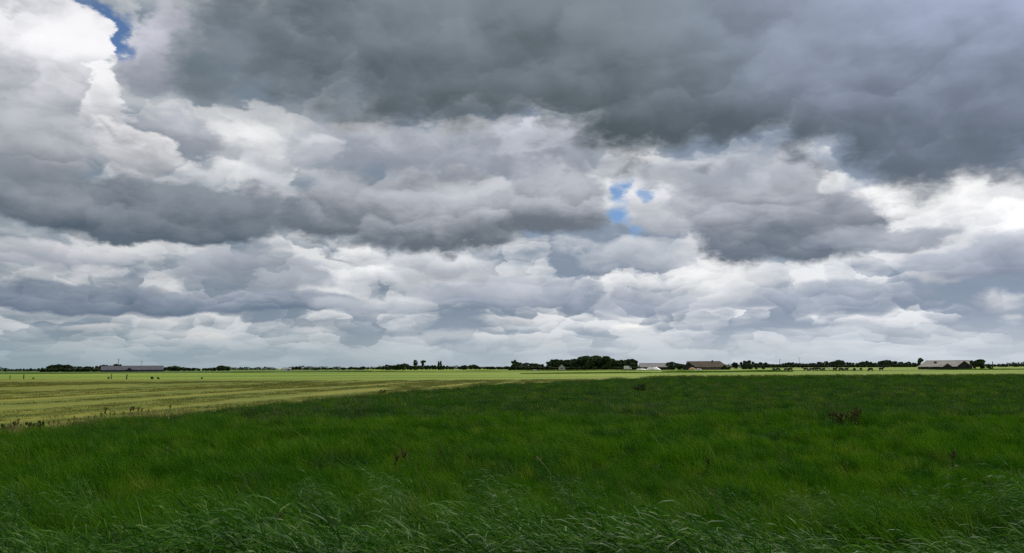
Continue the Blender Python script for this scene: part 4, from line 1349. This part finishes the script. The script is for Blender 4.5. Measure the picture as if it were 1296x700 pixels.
for px, py, h, lb in ((500, 604, 36, 'thin reddish dock plant, taller of the two close together in the meadow grass'), (514, 600, 38, 'thin reddish dock plant, shorter of the two close together in the meadow grass'), (557, 588, 22, 'small faint dock plant between the reddish pair and the bright bent stem'),
                      (630, 590, 24, 'dark dock plant just beside the bright bent stem'), (895, 606, 32, 'reddish dock plant alone where the meadow meets the reeds'), (1206, 598, 30, 'rust-red dock plant past the dock clump, standing by itself near the reeds'), (350, 694, 52, 'brown dock plant rising among the reeds')):
    place_dock(random.randrange(3), px, py, h, lb, z=0.0)
LE = ('dark dock stalk along the edge of the mown field', 'dock stalks along the field edge')
for px, py, h in ((6, 548, 14), (14, 547, 16), (22, 547, 24), (29, 546, 14), (38, 546, 18), (46, 545, 14), (62, 543, 16), (70, 541, 14), (76, 541, 12), (88, 538, 13), (97, 537, 16), (104, 536, 12), (113, 535, 13), (121, 534, 12), (131, 534, 20), (134, 533, 26), (142, 531, 14), (147, 531, 16), (157, 530, 15), (166, 528, 20), (170, 528, 22), (177, 527, 18), (181, 527, 16), (189, 526, 13), (216, 523, 18)):
    place_dock(3 + random.randrange(2), px - 2, py, h * .72, *LE)
# leafy weed clump at the near end of the field edge
for px, py, tp, w, lb in ((4, 549, 534, 1.2, 'dark weedy bush at the start of the field edge'), (20, 548, 533.5, 1.0, 'dark weedy bush with dock stalks on the field edge'), (41, 546, 533, .9, 'rounded weedy bush on the field edge among dock stalks'), (55, 544, 536, .9, 'small weedy bush on the field edge past the rounded one'),
                          (484, 498.5, 493.6, 2.2, 'low brownish bush where the mown field narrows')):
    p = ground_at(px, py)
    plant(random.choice(['w1', 'w2']), px, math.hypot(p.x, p.y), tp, lb, name='bush', cat='bush', wide=w * 1.1)
p = ground_at(811, 498)
plant('w2', 811, math.hypot(p.x, p.y), 484.0, 'small dark bush standing alone in the middle of the tall meadow', name='bush', cat='bush', wide=1.15)
for px, tp, w, lb in ((1060, 522, 1.0, 'low olive weed bush, the lower one among the rust-brown dock clump'), (1082, 517, .9, 'taller olive weed bush at one end of the rust-brown dock clump')):
    p = ground_at(px, 541)
    plant('w1', px, math.hypot(p.x, p.y), tp, lb, name='bush', cat='bush', wide=w)
# pale bent stems
def stem(px0, py0, px1, py1, dist, label):
    a, b_ = ray(px0, py0), ray(px1, py1)
    A_ = Vector((0, 0, CAM_H)) + a * (dist / math.hypot(a.x, a.y)); B_ = Vector((0, 0, CAM_H)) + b_ * (dist / math.hypot(b_.x, b_.y))
    base = Vector((A_.x, A_.y, min(A_.z, .02)))
    root = empty('grass_stalk', base)
    mid = A_.lerp(B_, .5) + Vector((0, 0, .03))
    MB().tube([Vector((0, 0, -.05)), (A_ - base) + Vector((0, 0, .0)), mid - base, B_ - base], [.008, .007, .006, .003], 5).build('stalk', M['pale_stem'], root)
    V, F = [], []
    r = np.random.default_rng(int(px0))
    for i in range(40):
        c = np.array((mid - base).lerp(B_ - base, r.uniform(.3, 1.0))) + r.normal(0, .008, 3)
        u = r.normal(size=3) * .008; w = r.normal(size=3) * .008
        n = len(V); V += [c - u, c + w, c + u, c - w]; F.append((n, n + 1, n + 2, n + 3))
    link('seed_head', new_mesh('seed_head', V, F, M['pale_stem']), root)
    tag(root, label, 'grass stalk')
stem(697, 600, 679, 578, 15.5, 'bright pale grass stalk bent over in the meadow')
stem(213, 590, 212, 566, 20.0, 'upright pale grass stalk in the meadow before the dock stalks')

for k, o in list(PROTO.items()):
    if k not in USED:
        for ch in list(o.children): bpy.data.objects.remove(ch)
        bpy.data.objects.remove(o)
